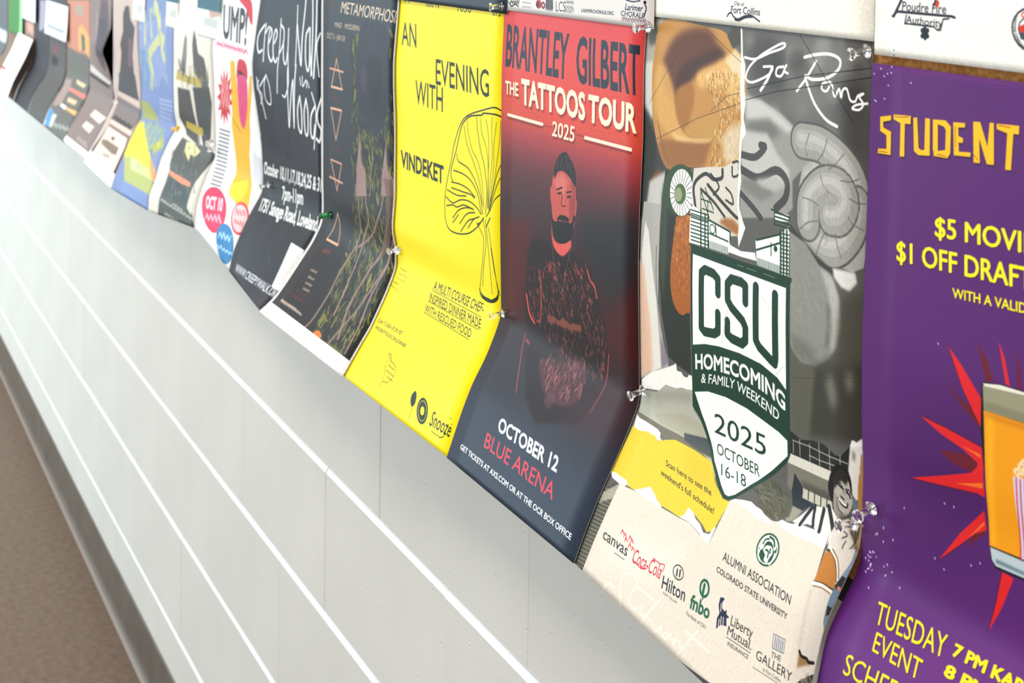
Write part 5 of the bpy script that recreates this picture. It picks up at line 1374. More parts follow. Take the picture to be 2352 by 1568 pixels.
("poster","black poster with tall white scratchy handwriting","poster",'posters hanging in a row',-2.0998,-1.8238,[[-0.03,1.5],[-0.03,1.4487],[-0.0357,1.4117],[-0.0425,1.3559],[-0.0402,1.322],[-0.0338,1.2806],[-0.0261,1.2332],[-0.0229,1.1857],[-0.0241,1.1602],[-0.0412,1.1319],[-0.0537,1.108],[-0.068,1.0739],[-0.0743,1.0451]],[[-0.0232,1.5],[-0.0266,1.4624],[-0.0242,1.2306],[-0.0228,1.1838],[-0.0246,1.166],[-0.0377,1.1408],[-0.0661,1.1004],[-0.0866,1.0729],[-0.0997,1.0616],[-0.109,1.0551]],1800,"#26262c",0.5,[
["g",[[430,"#2f3a44"],[1150,"#2a303b"],[1630,"#222433"],[2564,"#24222b"],[3493,"#25272d"],[4228,"#272d38"]]],
["s","#3c3b68",0.45,90,1,[961,1874,931,2372,1056,2736]],
["s","#3c3b68",0.45,90,1,[1517,2409,1578,2648]],
["s","#54698f",0.4,30,1,[1641,3571,1598,3954]],
["s","#54698f",0.4,30,1,[951,3689,973,4018]],
["s","#54698f",0.4,30,1,[1513,4062,1792,4165]],
["s","#f2f2f0",1,40,1,[375,869,196,994,143,1129,239,1280,388,1239]],
["s","#f2f2f0",1,34,1,[434,846,443,1104,477,1393]],
["s","#f2f2f0",1,34,1,[468,973,552,893,603,880]],
["s","#f2f2f0",1,36,1,[643,1106,729,971,663,894,607,1036,662,1269,801,1366,866,1296]],
["s","#f2f2f0",1,36,1,[869,1097,955,972,881,896,812,1038,860,1269,968,1362,1030,1299]],
["s","#f2f2f0",1,30,1,[1060,730,1095,1176,1029,1797]],
["s","#f2f2f0",1,34,1,[1072,811,1223,880,1234,1057,1122,1210]],
["s","#f2f2f0",1,34,1,[1231,1040,1278,1285,1378,1346,1428,1147,1409,849]],
["s","#f2f2f0",1,30,1,[1428,1147,1495,1563,1352,1809,1238,1805]],
["s","#f2f2f0",1,30,1,[1729,504,1746,946,1747,1336]],
["s","#f2f2f0",1,40,1,[1754,772,1860,1075,1956,1307,1965,929,2064,409]],
["s","#f2f2f0",1,40,1,[2219,782,2109,901,2115,1207,2200,1360,2265,1243,2253,779]],
["s","#f2f2f0",1,40,1,[2264,1074,2350,1387]],
["s","#f2f2f0",1,40,1,[2344,395,2358,898,2328,1406]],
["s","#f2f2f0",1,44,1,[2508,386,2489,888,2418,1430]],
["s","#f2f2f0",1,34,1,[2651,817,2516,1003,2615,1393]],
["s","#f2f2f0",1,34,1,[1467,1390,1423,2228]],
["s","#f2f2f0",1,36,1,[1437,2234,1663,1545,1631,2215,1769,1325]],
["s","#f2f2f0",1,40,1,[1911,1742,1805,1946,1821,2188,1930,2233,1961,1961,1911,1742]],
["s","#f2f2f0",1,40,1,[2142,1749,2058,1948,2079,2220,2177,2214,2200,1929,2142,1749]],
["s","#f2f2f0",1,40,1,[2458,1812,2314,1965,2299,2205,2392,2242,2457,2064]],
["s","#f2f2f0",1,30,1,[2350,1640,2500,1890,2408,2392]],
["s","#f2f2f0",1,44,1,[2680,1685,2545,1885,2564,2016,2677,2100,2628,2257,2511,2241]],
["s","#f2f2f0",1,24,1,[1922,1483,1956,1582]],
["s","#f2f2f0",1,24,1,[2013,1456,2034,1591,2150,1492,2171,1592]],
["s","#f2f2f0",1,24,1,[2195,1505,2261,1582]],
["s","#f2f2f0",1,30,1,[186,1668,255,1848,356,2099,412,2252]],
["s","#f2f2f0",1,26,1,[262,1697,183,1818,370,1909,261,2055]],
["s","#f2f2f0",1,26,1,[595,1578,494,1745,512,1967,718,1996,728,1756,595,1578]],
["s","#f2f2f0",1,26,1,[300,1786,565,1609]],
["t","#f1f1ee","October 10,11,17,18,24,25 & 31",[51,3144,2655,2924],[45,-185],0.03,0,1],
["t","#f1f1ee","7pm-11pm",[979,3351,1912,3241],[-20,-183],0.03,0,1],
["t","#f1f1ee","1751 Savage Road, Loveland",[267,3681,2681,3452],[-102,-177],0.03,0,1],
["t","#d5d8dc","WWW.CREEPYWALK.ORG",[410,4615,2827,4451],[-26,-112],0.02,0,1],
["p","#eceae6",1,0,0,[2092,3761,2651,3741,2749,3917,2737,4348,2346,4376]],
["p","#c9c8c6",0.5,2,0,[2131,3799,2602,3775,2658,3919,2600,4296,2354,4320]],
["p","#e9e7e3",1,0,0,[2680,-20,2790,-20,2790,4735,2680,4735]],
["p","#dcdad6",1,0,0,[-20,-20,30,-20,30,2588,-20,2588]],
["n",0.05,2]]),
("poster","white poster with a yellow shape, pink tongue and coloured circles","poster",'posters hanging in a row',-2.3715,-2.0968,[[-0.0222,1.5],[-0.03,1.3517],[-0.0271,1.3103],[-0.0236,1.2265],[-0.0225,1.1805],[-0.0231,1.1725],[-0.0347,1.1484],[-0.0476,1.1158],[-0.054,1.0915],[-0.0574,1.0547]],[[-0.029,1.5],[-0.029,1.4487],[-0.0347,1.4117],[-0.0415,1.3559],[-0.0392,1.322],[-0.0328,1.2806],[-0.0251,1.2332],[-0.0219,1.1857],[-0.0231,1.1602],[-0.0402,1.1319],[-0.0527,1.108],[-0.067,1.0739],[-0.0733,1.0451]],1500,"#f3f1f1",0.5,[
["t","#2b3338","UMP!",[690,1221,2235,1203],[-103,-500],0.03,0,1],
["s","#cf5c7d",0.75,35,0,[301,1409,376,1353,460,1405,535,1347,652,1398,711,1344,809,1394,858,1327,982,1389,1040,1312,1144,1384,1197,1319,1299,1380,1357,1312,1475,1374,1520,1311,1628,1370,1689,1310,1777,1366,1837,1301,1924,1362,1972,1299,2098,1356,2147,1302,2222,1354,2281,1277,2395,1348]],
["s","#cf5c7d",0.75,30,0,[293,1378,358,1320,499,1372,579,1328,683,1368,770,1298,895,1361,969,1316,1086,1357,1163,1312,1292,1350,1354,1293,1471,1346,1547,1297,1645,1342,1733,1288,1839,1336,1907,1287,2026,1330,2072,1272,2184,1328,2260,1274,2371,1322]],
["p","#cc2f45",1,0,1,[1543,572,2187,534,2437,801,2450,894,2280,850,2014,698,1715,620]],
["p","#eebd16",1,0.5,0,[1276,1562,1453,1513,1590,1547,1604,2037,1684,2540,1829,2536,2215,2050,2508,1652,2655,1616,2567,1851,2185,2344,1983,2957,2058,3231,2335,3507,2474,3624,2530,3774,2226,3786,1943,3749,1652,3666,1336,3636,1270,3348,1123,2913,1019,2627,1101,2472,1175,1995]],
["p","#f8e02c",0.8,4,0,[1353,3647,1379,3496,1922,3331,2095,3476,2041,3641,1765,3717,1472,3703]],
["s","#7d6310",1,15,1,[1094,2493,1361,2592,1560,2659]],
["p","#cf2f44",1,0,1,[1787,1506,2074,1447,2348,1502,2315,1732,1660,1813]],
["p","#2b2420",1,0,1,[1841,1635,2151,1676,2250,1740,1805,1756]],
["p","#e0558a",1,0,1,[1677,1772,2028,1690,2308,1752,2142,2157,1869,2490,1715,2570,1562,2440,1588,2139]],
["s","#b8306a",1,20,1,[1822,2204,1722,2317,1814,2362]],
["p","#cf2b33",1,0,0,[1046,2165,1191,2258,965,2314,1011,2487,832,2441,781,2654,677,2516,542,2721,531,2521,331,2672,423,2455,198,2515,377,2332,176,2287,407,2182,282,2043,512,2039,511,1837,671,1936,797,1720,844,1897,1058,1717,981,1930,1231,1825,1052,2026,1272,2020]],
["s","#f7dede",0.75,40,0,[488,2160,641,1914,652,2151,856,1820,838,2139,957,1930,977,2134]],
["s","#f7dede",0.75,40,0,[408,2412,561,2098,569,2403,735,2147,754,2390,891,2140,907,2382,1071,2138]],
["s","#5b5b60",0.7,30,0,[264,2813,898,2761]],
["s","#5b5b60",0.7,30,0,[235,2883,867,2830]],
["s","#5b5b60",0.7,30,0,[206,2954,837,2898]],
["s","#5b5b60",0.7,30,0,[178,3024,807,2967]],
["s","#5b5b60",0.7,30,0,[150,3095,778,3036]],
["s","#5b5b60",0.7,30,0,[123,3166,751,3104]],
["s","#5b5b60",0.7,30,0,[100,3236,727,3173]],
["s","#5b5b60",0.7,30,0,[94,3303,709,3240]],
["s","#5b5b60",0.7,30,0,[123,3364,705,3304]],
["s","#5b5b60",0.7,30,0,[180,3421,733,3364]],
["s","#5b5b60",0.7,30,0,[213,3485,755,3426]],
["s","#5b5b60",0.7,30,0,[247,3548,790,3488]],
["s","#5b5b60",0.7,30,0,[279,3611,826,3549]],
["s","#5b5b60",0.7,30,0,[306,3675,861,3610]],
["s","#5b5b60",0.7,30,0,[329,3738,891,3671]],
["p","#dc2b62",1,0,0,[1616,3891,1481,3822,1311,3767,1119,3732,916,3717,718,3724,537,3753,386,3801,275,3866,212,3942,201,4026,242,4110,334,4189,469,4258,639,4313,831,4348,1034,4363,1232,4356,1413,4327,1564,4279,1675,4214,1738,4138,1749,4054,1708,3970]],
["p","#2389bd",1,0,0,[2571,4215,2471,4158,2345,4112,2202,4080,2052,4064,1905,4067,1771,4086,1659,4121,1577,4170,1530,4230,1522,4295,1553,4363,1621,4427,1721,4484,1847,4530,1990,4562,2140,4578,2287,4575,2421,4556,2533,4521,2615,4472,2662,4412,2670,4347,2639,4279]],
["p","#f3c9cb",1,0,0,[2673,3754,2585,3713,2482,3682,2370,3664,2258,3659,2153,3668,2062,3690,1991,3724,1946,3767,1929,3817,1941,3870,1982,3922,2049,3970,2137,4011,2240,4042,2352,4060,2464,4065,2569,4056,2660,4034,2731,4000,2776,3957,2793,3907,2781,3854,2740,3802]],
["s","#dc4b4f",1,40,2,[2673,3754,2585,3713,2482,3682,2370,3664,2258,3659,2153,3668,2062,3690,1991,3724,1946,3767,1929,3817,1941,3870,1982,3922,2049,3970,2137,4011,2240,4042,2352,4060,2464,4065,2569,4056,2660,4034,2731,4000,2776,3957,2793,3907,2781,3854,2740,3802]],
["t","#fbe4ea","OCT 10",[538,4116,1436,3961],[-171,-162],0.04,0,1],
["s","#fbe4ea",0.75,50,0,[660,4275,704,4186,901,4233,937,4146,1145,4190,1152,4094,1357,4154,1342,4054,1575,4117]],
["s","#e6f3fa",0.75,40,0,[1679,4325,1710,4244,1907,4292,1892,4201,2110,4264,2125,4193,2313,4236,2306,4160]],
["s","#e6f3fa",0.75,30,0,[1648,4485,1718,4440,1854,4462,1930,4395,2077,4434,2150,4388,2274,4413,2351,4366,2484,4388,2564,4341,2674,4368]],
["s","#e06a6e",0.75,30,0,[2102,3868,2044,3780,2242,3841,2207,3765,2381,3814,2336,3731,2521,3787,2463,3701]],
["s","#e06a6e",0.75,30,0,[2213,3976,2185,3918,2352,3961,2336,3909,2483,3949,2452,3881,2629,3932,2596,3869]],
["p","#c9cdd2",0.6,2,0,[2188,2824,2734,2895,2752,3243,2519,3405,2166,3267]]]),
("poster","cream poster with a dark dress figure and olive brush strokes","poster",'posters hanging in a row',-2.6393,-2.3715,[[-0.0228,1.5],[-0.0306,1.3612],[-0.0306,1.3207],[-0.0306,1.2624],[-0.0289,1.2164],[-0.0231,1.1882],[-0.0376,1.1649],[-0.0537,1.129],[-0.063,1.0937],[-0.0739,1.0665],[-0.0753,1.0371]],[[-0.0228,1.5],[-0.0306,1.3517],[-0.0277,1.3103],[-0.0242,1.2265],[-0.0231,1.1805],[-0.0237,1.1725],[-0.0353,1.1484],[-0.0482,1.1158],[-0.0546,1.0915],[-0.058,1.0547]],1300,"#e4ddd0",0.5,[
["p","#eee8dc",1,6,0,[-762,793,1678,706,1642,1190,-331,1675]],
["p","#8d8983",1,2,0,[839,1324,973,1415,952,1710,838,2030,427,1993,633,1726]],
["p","#5f5a58",1,2,0,[1423,1229,1610,1385,1749,1629,2126,1695,2321,2020,2360,2305,1972,2379,1888,2143,1427,1976,1354,1494]],
["p","#4c463e",1,3,0,[293,2306,1121,2309,1393,2766,1844,3266,816,3114,331,2840]],
["p","#45423e",1,3,0,[1325,2243,2385,2177,2520,2444,2378,3076,2008,3250,1604,2928]],
["s","#d2c3b4",0.8,60,1,[1191,2252,1416,2624,1522,2969,1778,3254]],
["p","#bfae55",1,1,0,[267,1972,466,2050,1965,2070,1936,2205,1450,2208,189,2165]],
["p","#bda92f",1,1,0,[772,2873,1870,2925,1892,3063,1383,3051,744,2992]],
["p","#5c5e58",1,4,0,[651,3186,1348,3238,2399,3214,2727,3356,2543,3559,2228,3883,2252,4129,2700,4629,2214,4825,597,4643,632,4212,685,3806,496,3469]],
["p","#44514f",1,5,0,[769,3888,2047,3974,2168,4313,798,4249]],
["p","#e6dfa8",1,2,0,[974,3235,1461,3228,1891,3333,1706,3462,1442,3432,1501,3558,1071,3413]],
["p","#e39a76",1,1,0,[676,3797,2009,3889,2072,3972,1507,3959,757,3889]],
["p","#d9d6c8",1,4,0,[2560,3612,2760,3388,2622,4176,2421,4422,2168,4313,2200,3958]],
["s","#c9cbc0",0.75,40,0,[712,4348,777,4321,908,4363,974,4334,1091,4379,1178,4356,1272,4394,1368,4367,1468,4408,1548,4388,1655,4422,1733,4397,1833,4437,1924,4415,2028,4450,2108,4416,2198,4465,2280,4444,2384,4478,2449,4460,2548,4493]],
["s","#b9b7a6",0.75,50,0,[1008,4563,1100,4540,1205,4581,1292,4556,1410,4599,1498,4575,1611,4616,1693,4585,1816,4632,1898,4613,2005,4650,2105,4629,2189,4668,2273,4636,2389,4683]],
["s","#c9cbc0",0.75,30,0,[1412,4344,1470,4328,1560,4359,1618,4338,1695,4374,1750,4355,1842,4389,1900,4368,1982,4403]],
["r",["#3e3a36","#8c8478","#c9b95a"],70,50,18,70,51,0.5,[266,1844,2369,1921,2339,2180,504,2293]],
["r",["#7c7f74","#3d4441","#a09d86"],80,40,14,30,52,0.5,[304,3335,2406,3249,2353,4118,1056,4347]]]),
("poster","blue poster with yellow brush strokes and a yellow lower field","poster",'posters hanging in a row',-2.9489,-2.6373,[[-0.0222,1.5],[-0.0297,1.3558],[-0.0286,1.3179],[-0.0218,1.2294],[-0.0226,1.1809],[-0.0225,1.1676],[-0.044,1.1227],[-0.0722,1.0555],[-0.0815,1.0253]],[[-0.0222,1.5],[-0.03,1.3612],[-0.03,1.3207],[-0.03,1.2624],[-0.0283,1.2164],[-0.0225,1.1882],[-0.037,1.1649],[-0.0531,1.129],[-0.0624,1.0937],[-0.0733,1.0665],[-0.0747,1.0371]],1200,"#8797bf",0.5,[
["p","#9aa6cc",0.7,8,0,[76,1391,2434,1140,2449,2082,1703,2532,25,2672]],
["p","#7f9bc0",1,5,0,[58,1924,1014,1862,830,2605,25,2672]],
["s","#d6d68e",0.85,140,1,[601,1232,622,1450,628,1734]],
["s","#d6d68e",0.85,260,1,[1417,977,1754,1174,1901,1379]],
["s","#d6d68e",0.85,220,1,[2096,1537,1524,1721,1054,1914,926,2031,1183,2285,1068,2533]],
["s","#d6d68e",0.85,180,1,[2234,1571,2091,1791,2269,1937]],
["s","#d6d68e",0.85,120,1,[1063,1101,1239,1578]],
["s","#b9c2dd",0.6,40,1,[1781,2757,2861,2715]],
["s","#b9c2dd",0.6,40,1,[1775,2834,2850,2800]],
["s","#b9c2dd",0.6,40,1,[1756,2913,2822,2888]],
["s","#b9c2dd",0.6,40,1,[1721,2995,2761,2980]],
["s","#b9c2dd",0.6,40,1,[1687,3076,2694,3074]],
["p","#a8ab62",1,3,0,[-63,2940,626,2919,1338,3071,1607,3181,943,3247,272,3250]],
["p","#93a7ad",1,6,0,[369,3323,2157,3266,2881,3599,2534,3739,1760,3726,967,3498]],
["p","#b3b860",1,3,0,[1879,3692,2539,3434,2808,3607,2419,3773]],
["p","#f8e23a",1,2,0,[75,3330,442,3358,1082,3549,2231,3874,2985,4168,3103,4248,811,4160,789,4452,-214,3942,-84,3714]],
["p","#f2a868",1,3,0,[2098,3849,2913,4044,3228,4251,2700,4205]],
["p","#b9c07a",1,5,0,[131,4116,559,4024,2700,4205,3167,4337,3176,4508,921,4536]],
["p","#d8dca8",0.8,4,0,[559,4024,2366,4092,2750,4237,998,4261]],
["p","#8b9fc9",1,1,0,[711,4523,1443,4509,3088,4501,3213,4890,855,4804]],
["p","#7088bf",0.7,1,0,[954,4731,3105,4777,3209,4872,909,4856]],
["r",["#a9b4d8","#6f82b8","#d9d98f","#9fb0c8"],160,50,22,70,53,0.45,[12,1151,2334,935,2530,2390,25,2672]],
["r",["#c3c86a","#8fa8b5","#e8e07a","#7f9a6a"],120,50,16,40,54,0.5,[-418,3212,2096,3231,3193,3761,2842,4186,1399,4171]]]),
("poster","mauve-edged poster with a framed pale pink panel","poster",'posters hanging in a row',-3.2039,-2.9489,[[-0.023,1.5],[-0.0291,1.3931],[-0.0286,1.2982],[-0.0281,1.2031],[-0.0233,1.1733],[-0.0371,1.1434],[-0.0564,1.1053],[-0.072,1.0777],[-0.0921,1.0418]],[[-0.023,1.5],[-0.0305,1.3558],[-0.0294,1.3179],[-0.0226,1.2294],[-0.0234,1.1809],[-0.0233,1.1676],[-0.0448,1.1227],[-0.073,1.0555],[-0.0823,1.0253]],1100,"#cbb9ad",0.5,[
["p","#54494f",1,3,0,[1264,1135,1648,1110,1810,1374,2259,1508,1931,2105,2001,2782,464,2986,761,2349,840,2125,712,1995,1060,1678,1059,1313]],
["p","#4a4a4c",1,1,0,[538,2623,2037,2474,2181,2722,2389,2972,527,3016]],
["p","#8a6d78",0.7,8,0,[1565,1796,2015,1755,1821,2346,1449,2389]],
["p","#d9c3b6",1,0,0,[410,3048,2455,3020,2461,3092,338,3114]],
["p","#8c807c",1,2,0,[311,3158,2527,3126,2540,3313,2353,3596,272,3698,290,3455]],
["s","#6d6361",0.5,30,1,[205,3206,446,3668]],
["s","#6d6361",0.5,30,1,[479,3198,714,3658]],
["s","#6d6361",0.5,30,1,[748,3190,979,3649]],
["s","#6d6361",0.5,30,1,[1011,3183,1239,3640]],
["s","#6d6361",0.5,30,1,[1269,3176,1496,3631]],
["s","#6d6361",0.5,30,1,[1522,3170,1749,3623]],
["s","#6d6361",0.5,30,1,[1770,3163,1998,3614]],
["s","#6d6361",0.5,30,1,[2014,3157,2244,3606]],
["s","#6d6361",0.5,30,1,[2254,3152,2486,3598]],
["s","#38342f",0.75,90,0,[508,3631,626,3583,944,3614,1044,3574,1326,3605,1480,3565,1716,3593,1851,3554,2116,3579,2205,3534]],
["p","#e3cbbd",1,0,0,[359,3683,2404,3603,2398,3698,446,3770]],
["p","#9a8683",1,0,0,[446,3770,2449,3705,2583,4490,2530,4635,185,4708,119,4425]],
["p","#2e2c2a",1,1,0,[417,3827,2341,3756,2483,3931,2500,4523,398,4607,168,4572,142,4403]],
["p","#ecd6c6",1,1,0,[431,3833,2301,3771,2408,3929,2358,4479,2090,4522,469,4539,284,4477]],
["p","#7b6d60",0.85,5,0,[452,4146,855,4083,1982,4042,2007,4195,1655,4235,569,4226]],
["p","#6d6055",1,2,0,[1385,3956,1396,3964,1397,3973,1387,3982,1366,3991,1336,3999,1300,4005,1259,4009,1217,4011,1176,4011,1139,4008,1109,4003,1087,3996,1076,3988,1075,3979,1085,3970,1106,3961,1136,3953,1172,3947,1213,3943,1255,3941,1296,3941,1333,3944,1363,3949]],
["p","#a39184",1,3,0,[1020,4352,1575,4300,1596,4344,1097,4385]],
["p","#fbfafa",1,0,0,[-30,4495,2579,4495,2579,4825,-30,4825]],
["p","#d8cdd2",1,0,0,[-30,-30,60,-30,60,4825,-30,4825]]]),
("poster","mauve poster with two pale squares, its right edge bowing off the board","poster",'posters hanging in a row',-3.515,-3.223,[[-0.0225,1.5],[-0.0225,1.33],[-0.0225,1.28],[-0.0225,1.24],[-0.0225,1.2],[-0.0225,1.165],[-0.033,1.137],[-0.053,1.1],[-0.068,1.072],[-0.083,1.045]],[[-0.0222,1.5],[-0.03,1.33],[-0.05,1.28],[-0.035,1.24],[-0.024,1.2],[-0.0225,1.165],[-0.033,1.137],[-0.053,1.1],[-0.068,1.072],[-0.083,1.045]],1000,"#93847f",0.5,[
["p","#6a5c60",1,4,0,[1485,1152,2327,1105,3107,2172,2299,2758,1304,2455,1281,1673]],
["p","#4c4c52",0.8,4,0,[1255,1585,2214,1519,2991,2305,1304,2455]],
["s","#b7a4a4",0.6,140,1,[1012,1500,1466,2181]],
["p","#d4cdc6",1,0,0,[190,2748,2842,2936,2534,3029,98,2915]],
["p","#4a4040",1,2,0,[20,2962,2523,3043,2420,3127,22,3041]],
["p","#ecd8c8",1,0,0,[1191,3888,1368,3718,2769,3745,2439,3939]],
["p","#ecd8c8",1,0,0,[1005,4190,1150,4041,2122,4045,2007,4231]],
["s","#b5a3a0",0.75,80,0,[1168,4481,1165,4435,1463,4491,1465,4433,1785,4497,1825,4449,2104,4502,2029,4434,2400,4510]],
["p","#fbf6f6",1,0,0,[-30,4572,2949,4572,2949,4742,-30,4742]]]),
("poster","orange-topped flyer with a grey lower half and blue corner patch","poster",'posters hanging in a row',-3.83,-3.515,[[-0.0222,1.5],[-0.0222,1.18],[-0.03,1.145],[-0.05,1.11],[-0.068,1.075],[-0.08,1.04]],[[-0.0222,1.5],[-0.0222,1.18],[-0.03,1.145],[-0.05,1.11],[-0.068,1.075],[-0.08,1.04]],800,"#74736c",0.5,[
["p","#c98f78",1,6,0,[-480,1409,3250,1221,3213,2540,1736,2597,-451,2562]],
["p","#e8b070",1,5,0,[1567,1992,2098,1875,3274,2140,3145,2651,2486,2467,1658,2535]],
["p","#6d7566",1,4,0,[1952,2102,2477,2132,2560,2461,2114,2525]],
["p","#b0a190",1,5,0,[1162,1451,2236,1394,2242,1650,1168,1686]],
["p","#d9c6a4",1,2,0,[1490,3271,2844,3270,2544,3383,1616,3370]],
["p","#e58a78",1,2,0,[893,3531,3128,3496,2938,3616,933,3617]],
["p","#ecc9a4",1,3,0,[1283,3762,2427,3725,2463,3842,1439,3867]],
["p","#e8b878",1,2,0,[1710,3985,3027,3932,3045,4047,1807,4048]],
["p","#f5f5f5",1,2,0,[947,3976,1678,3974,1690,4063,958,4051]],
["p","#a9968e",1,6,0,[-748,3589,173,3375,929,3328,919,3995,432,4119,-411,4131]],
["s","#f79a84",1,160,1,[-1536,3396,-1572,3816,-1389,4173]],
["p","#5e9cdb",1,1,0,[-1869,4265,508,4233,848,4633,-1688,4742,-1792,4523]],
["p","#e2f2ff",1,3,0,[-1124,4563,97,4571,61,4679,-1013,4655]],
["p","#d5d2c8",1,3,0,[607,4297,1135,4273,1050,4606,664,4628]],
["s","#b5b5ac",0.75,90,0,[1122,4567,1243,4482,1682,4524,1782,4441,2156,4491,2274,4408,2682,4450,2792,4383,3164,4415]]]),
("poster","dark grey flyer with small pale lines beneath a white label","poster",'posters hanging in a row',-4.115,-3.845,[[-0.0222,1.5],[-0.0222,1.18],[-0.03,1.145],[-0.05,1.11],[-0.068,1.075],[-0.08,1.04]],[[-0.0222,1.5],[-0.0222,1.18],[-0.03,1.145],[-0.05,1.11],[-0.068,1.075],[-0.08,1.04]],800,"#5d5c58",0.5,[
["s","#d5d2cc",0.7,90,1,[-1118,3621,-314,3622]],
["s","#d5d2cc",0.7,90,1,[-1262,3761,-296,3776]],
["s","#d5d2cc",0.7,90,1,[-1404,3901,-277,3930]],
["p","#7d4f58",1,5,0,[657,2673,1740,2589,1570,2897,664,2943]],
["p","#23242f",1,4,0,[385,2997,1484,2993,1348,3212,482,3261]]]),
("poster","black flyer with a pale grey feathered shape","poster",'posters hanging in a row',-4.39,-4.12,[[-0.0222,1.5],[-0.0222,1.18],[-0.03,1.145],[-0.05,1.11],[-0.068,1.075],[-0.08,1.04]],[[-0.0222,1.5],[-0.0222,1.18],[-0.03,1.145],[-0.05,1.11],[-0.068,1.075],[-0.08,1.04]],800,"#3a3a40",0.5,[
["p","#aaa5b4",1,4,0,[1039,1614,4462,1442,4407,2102,3245,2106,2256,2244,1305,2483,895,2486,1045,1867]],
["s","#565660",0.7,100,1,[3005,1515,3389,1917]]]),
("poster","brown and pink flyer partly under white sheet","poster",'posters hanging in a row',-4.67,-4.4,[[-0.0222,1.5],[-0.0222,1.18],[-0.03,1.145],[-0.05,1.11],[-0.068,1.075],[-0.08,1.04]],[[-0.0222,1.5],[-0.0222,1.18],[-0.03,1.145],[-0.05,1.11],[-0.068,1.075],[-0.08,1.04]],800,"#a58d80",0.5,[
["p","#d0a99a",1,5,0,[1249,2387,3441,2350,3450,2720,1439,2668]],
["p","#8d7560",1,4,0,[-1510,3361,390,3225,412,3648,221,3957,-859,4010]]]),
("poster","tan flyer curling forward beside the white flyer","poster",'posters hanging in a row',-4.96,-4.69,[[-0.0222,1.5],[-0.0222,1.18],[-0.03,1.145],[-0.05,1.11],[-0.068,1.075],[-0.08,1.04]],[[-0.0222,1.5],[-0.0222,1.18],[-0.03,1.145],[-0.05,1.11],[-0.068,1.075],[-0.08,1.04]],800,"#8f7a68",0.5,[
["p","#d9b9a8",1,4,0,[1195,3858,2302,3376,3300,3938,1850,4030]]]),
("poster","slate grey flyer with a pale band, far down the board","poster",'posters hanging in a row',-5.24,-4.975,[[-0.0222,1.5],[-0.0222,1.18],[-0.03,1.145],[-0.05,1.11],[-0.068,1.075],[-0.08,1.04]],[[-0.0222,1.5],[-0.0222,1.18],[-0.03,1.145],[-0.05,1.11],[-0.068,1.075],[-0.08,1.04]],800,"#6e7478",0.5,[
["p","#c9ccd0",1,3,0,[300,3000,2500,3000,2500,3400,300,3400]]]),
("poster","charcoal flyer farthest down the board","poster",'posters hanging in a row',-5.52,-5.255,[[-0.0222,1.5],[-0.0222,1.18],[-0.03,1.145],[-0.05,1.11],[-0.068,1.075],[-0.08,1.04]],[[-0.0222,1.5],[-0.0222,1.18],[-0.03,1.145],[-0.05,1.11],[-0.068,1.075],[-0.08,1.04]],800,"#3f4448",0.5,[
["p","#9aa0a4",1,3,0,[300,1200,2500,1200,2500,1600,300,1600]]]),
("flyer","small teal-banded card nearest the black handwriting poster","flyer",'small flyers over the posters',-2.4759,-2.3185,[[-0.026,1.6993],[-0.0272,1.5343],[-0.03,1.3693]],[[-0.026,1.6993],[-0.0272,1.5343],[-0.03,1.3693]],900,"#eef0ea",0.5,[
["p","#4b5f78",1,0,0,[0,0,1574,0,1574,2459,0,2459]],
["p","#b98f80",0.7,6,0,[682,2661,1453,2623,1530,2875,851,2948]],
["p","#3d7280",1,0,0,[0,2599,1574,2599,1574,2819,0,2819]],
["p","#e6eee0",1,0,0,[0,2459,1574,2459,1574,2599,0,2599]],
["p","#b6bdb4",0.7,3,0,[472,2939,1337,2939,1337,3099,472,3099]]]),
("flyer","small teal-banded card above the cream poster edge","flyer",'small flyers over the posters',-2.7047,-2.6101,[[-0.026,1.699],[-0.0272,1.534],[-0.03,1.369]],[[-0.026,1.699],[-0.0272,1.534],[-0.03,1.369]],900,"#eef0ea",0.5,[
["p","#4b5f78",1,0,0,[0,0,945,0,945,2459,0,2459]],
["p","#b98f80",0.7,6,0,[798,2768,798,2768,884,2972,985,2992]],
["p","#3d7280",1,0,0,[0,2599,945,2599,945,2819,0,2819]],
["p","#e6eee0",1,0,0,[0,2459,945,2459,945,2599,0,2599]],
["p","#b6bdb4",0.7,3,0,[283,2939,804,2939,804,3099,283,3099]]]),
("flyer","small teal-banded card above the pale pink panel poster","flyer",'small flyers over the posters',-2.9994,-2.8858,[[-0.026,1.6927],[-0.0272,1.5277],[-0.03,1.3627]],[[-0.026,1.6927],[-0.0272,1.5277],[-0.03,1.3627]],900,"#eef0ea",0.5,[
["p","#4b5f78",1,0,0,[0,0,1135,0,1135,2459,0,2459]],
["p","#b98f80",0.7,6,0,[954,2845,954,2845,1052,3017,1172,3032]],
["p","#3d7280",1,0,0,[0,2599,1135,2599,1135,2819,0,2819]],
["p","#e6eee0",1,0,0,[0,2459,1135,2459,1135,2599,0,2599]],
["p","#b6bdb4",0.7,3,0,[340,2939,965,2939,965,3099,340,3099]]]),
("flyer","white label strip across the dark flyers","flyer",'small flyers over the posters',-4.1404,-3.7906,[[-0.026,1.3546],[-0.0278,1.3046],[-0.032,1.2546]],[[-0.026,1.3546],[-0.0278,1.3046],[-0.032,1.2546]],900,"#eef2f4",0.5,[
["p","#3c4a50",1,0,0,[0,-20,3497,-20,3497,80,0,80]],
["p","#7d8a90",0.6,2,0,[300,700,3097,700,3097,800,300,800]]]),
("flyer","green flyer with a white stripe","flyer",'small flyers over the posters',-4.8953,-4.5829,[[-0.026,1.75],[-0.0272,1.4797],[-0.03,1.2094]],[[-0.026,1.75],[-0.0272,1.4797],[-0.03,1.2094]],900,"#4f9150",0.5,[
["p","#dfeae4",1,0,0,[0,3899,3123,3899,3123,4149,0,4149]],
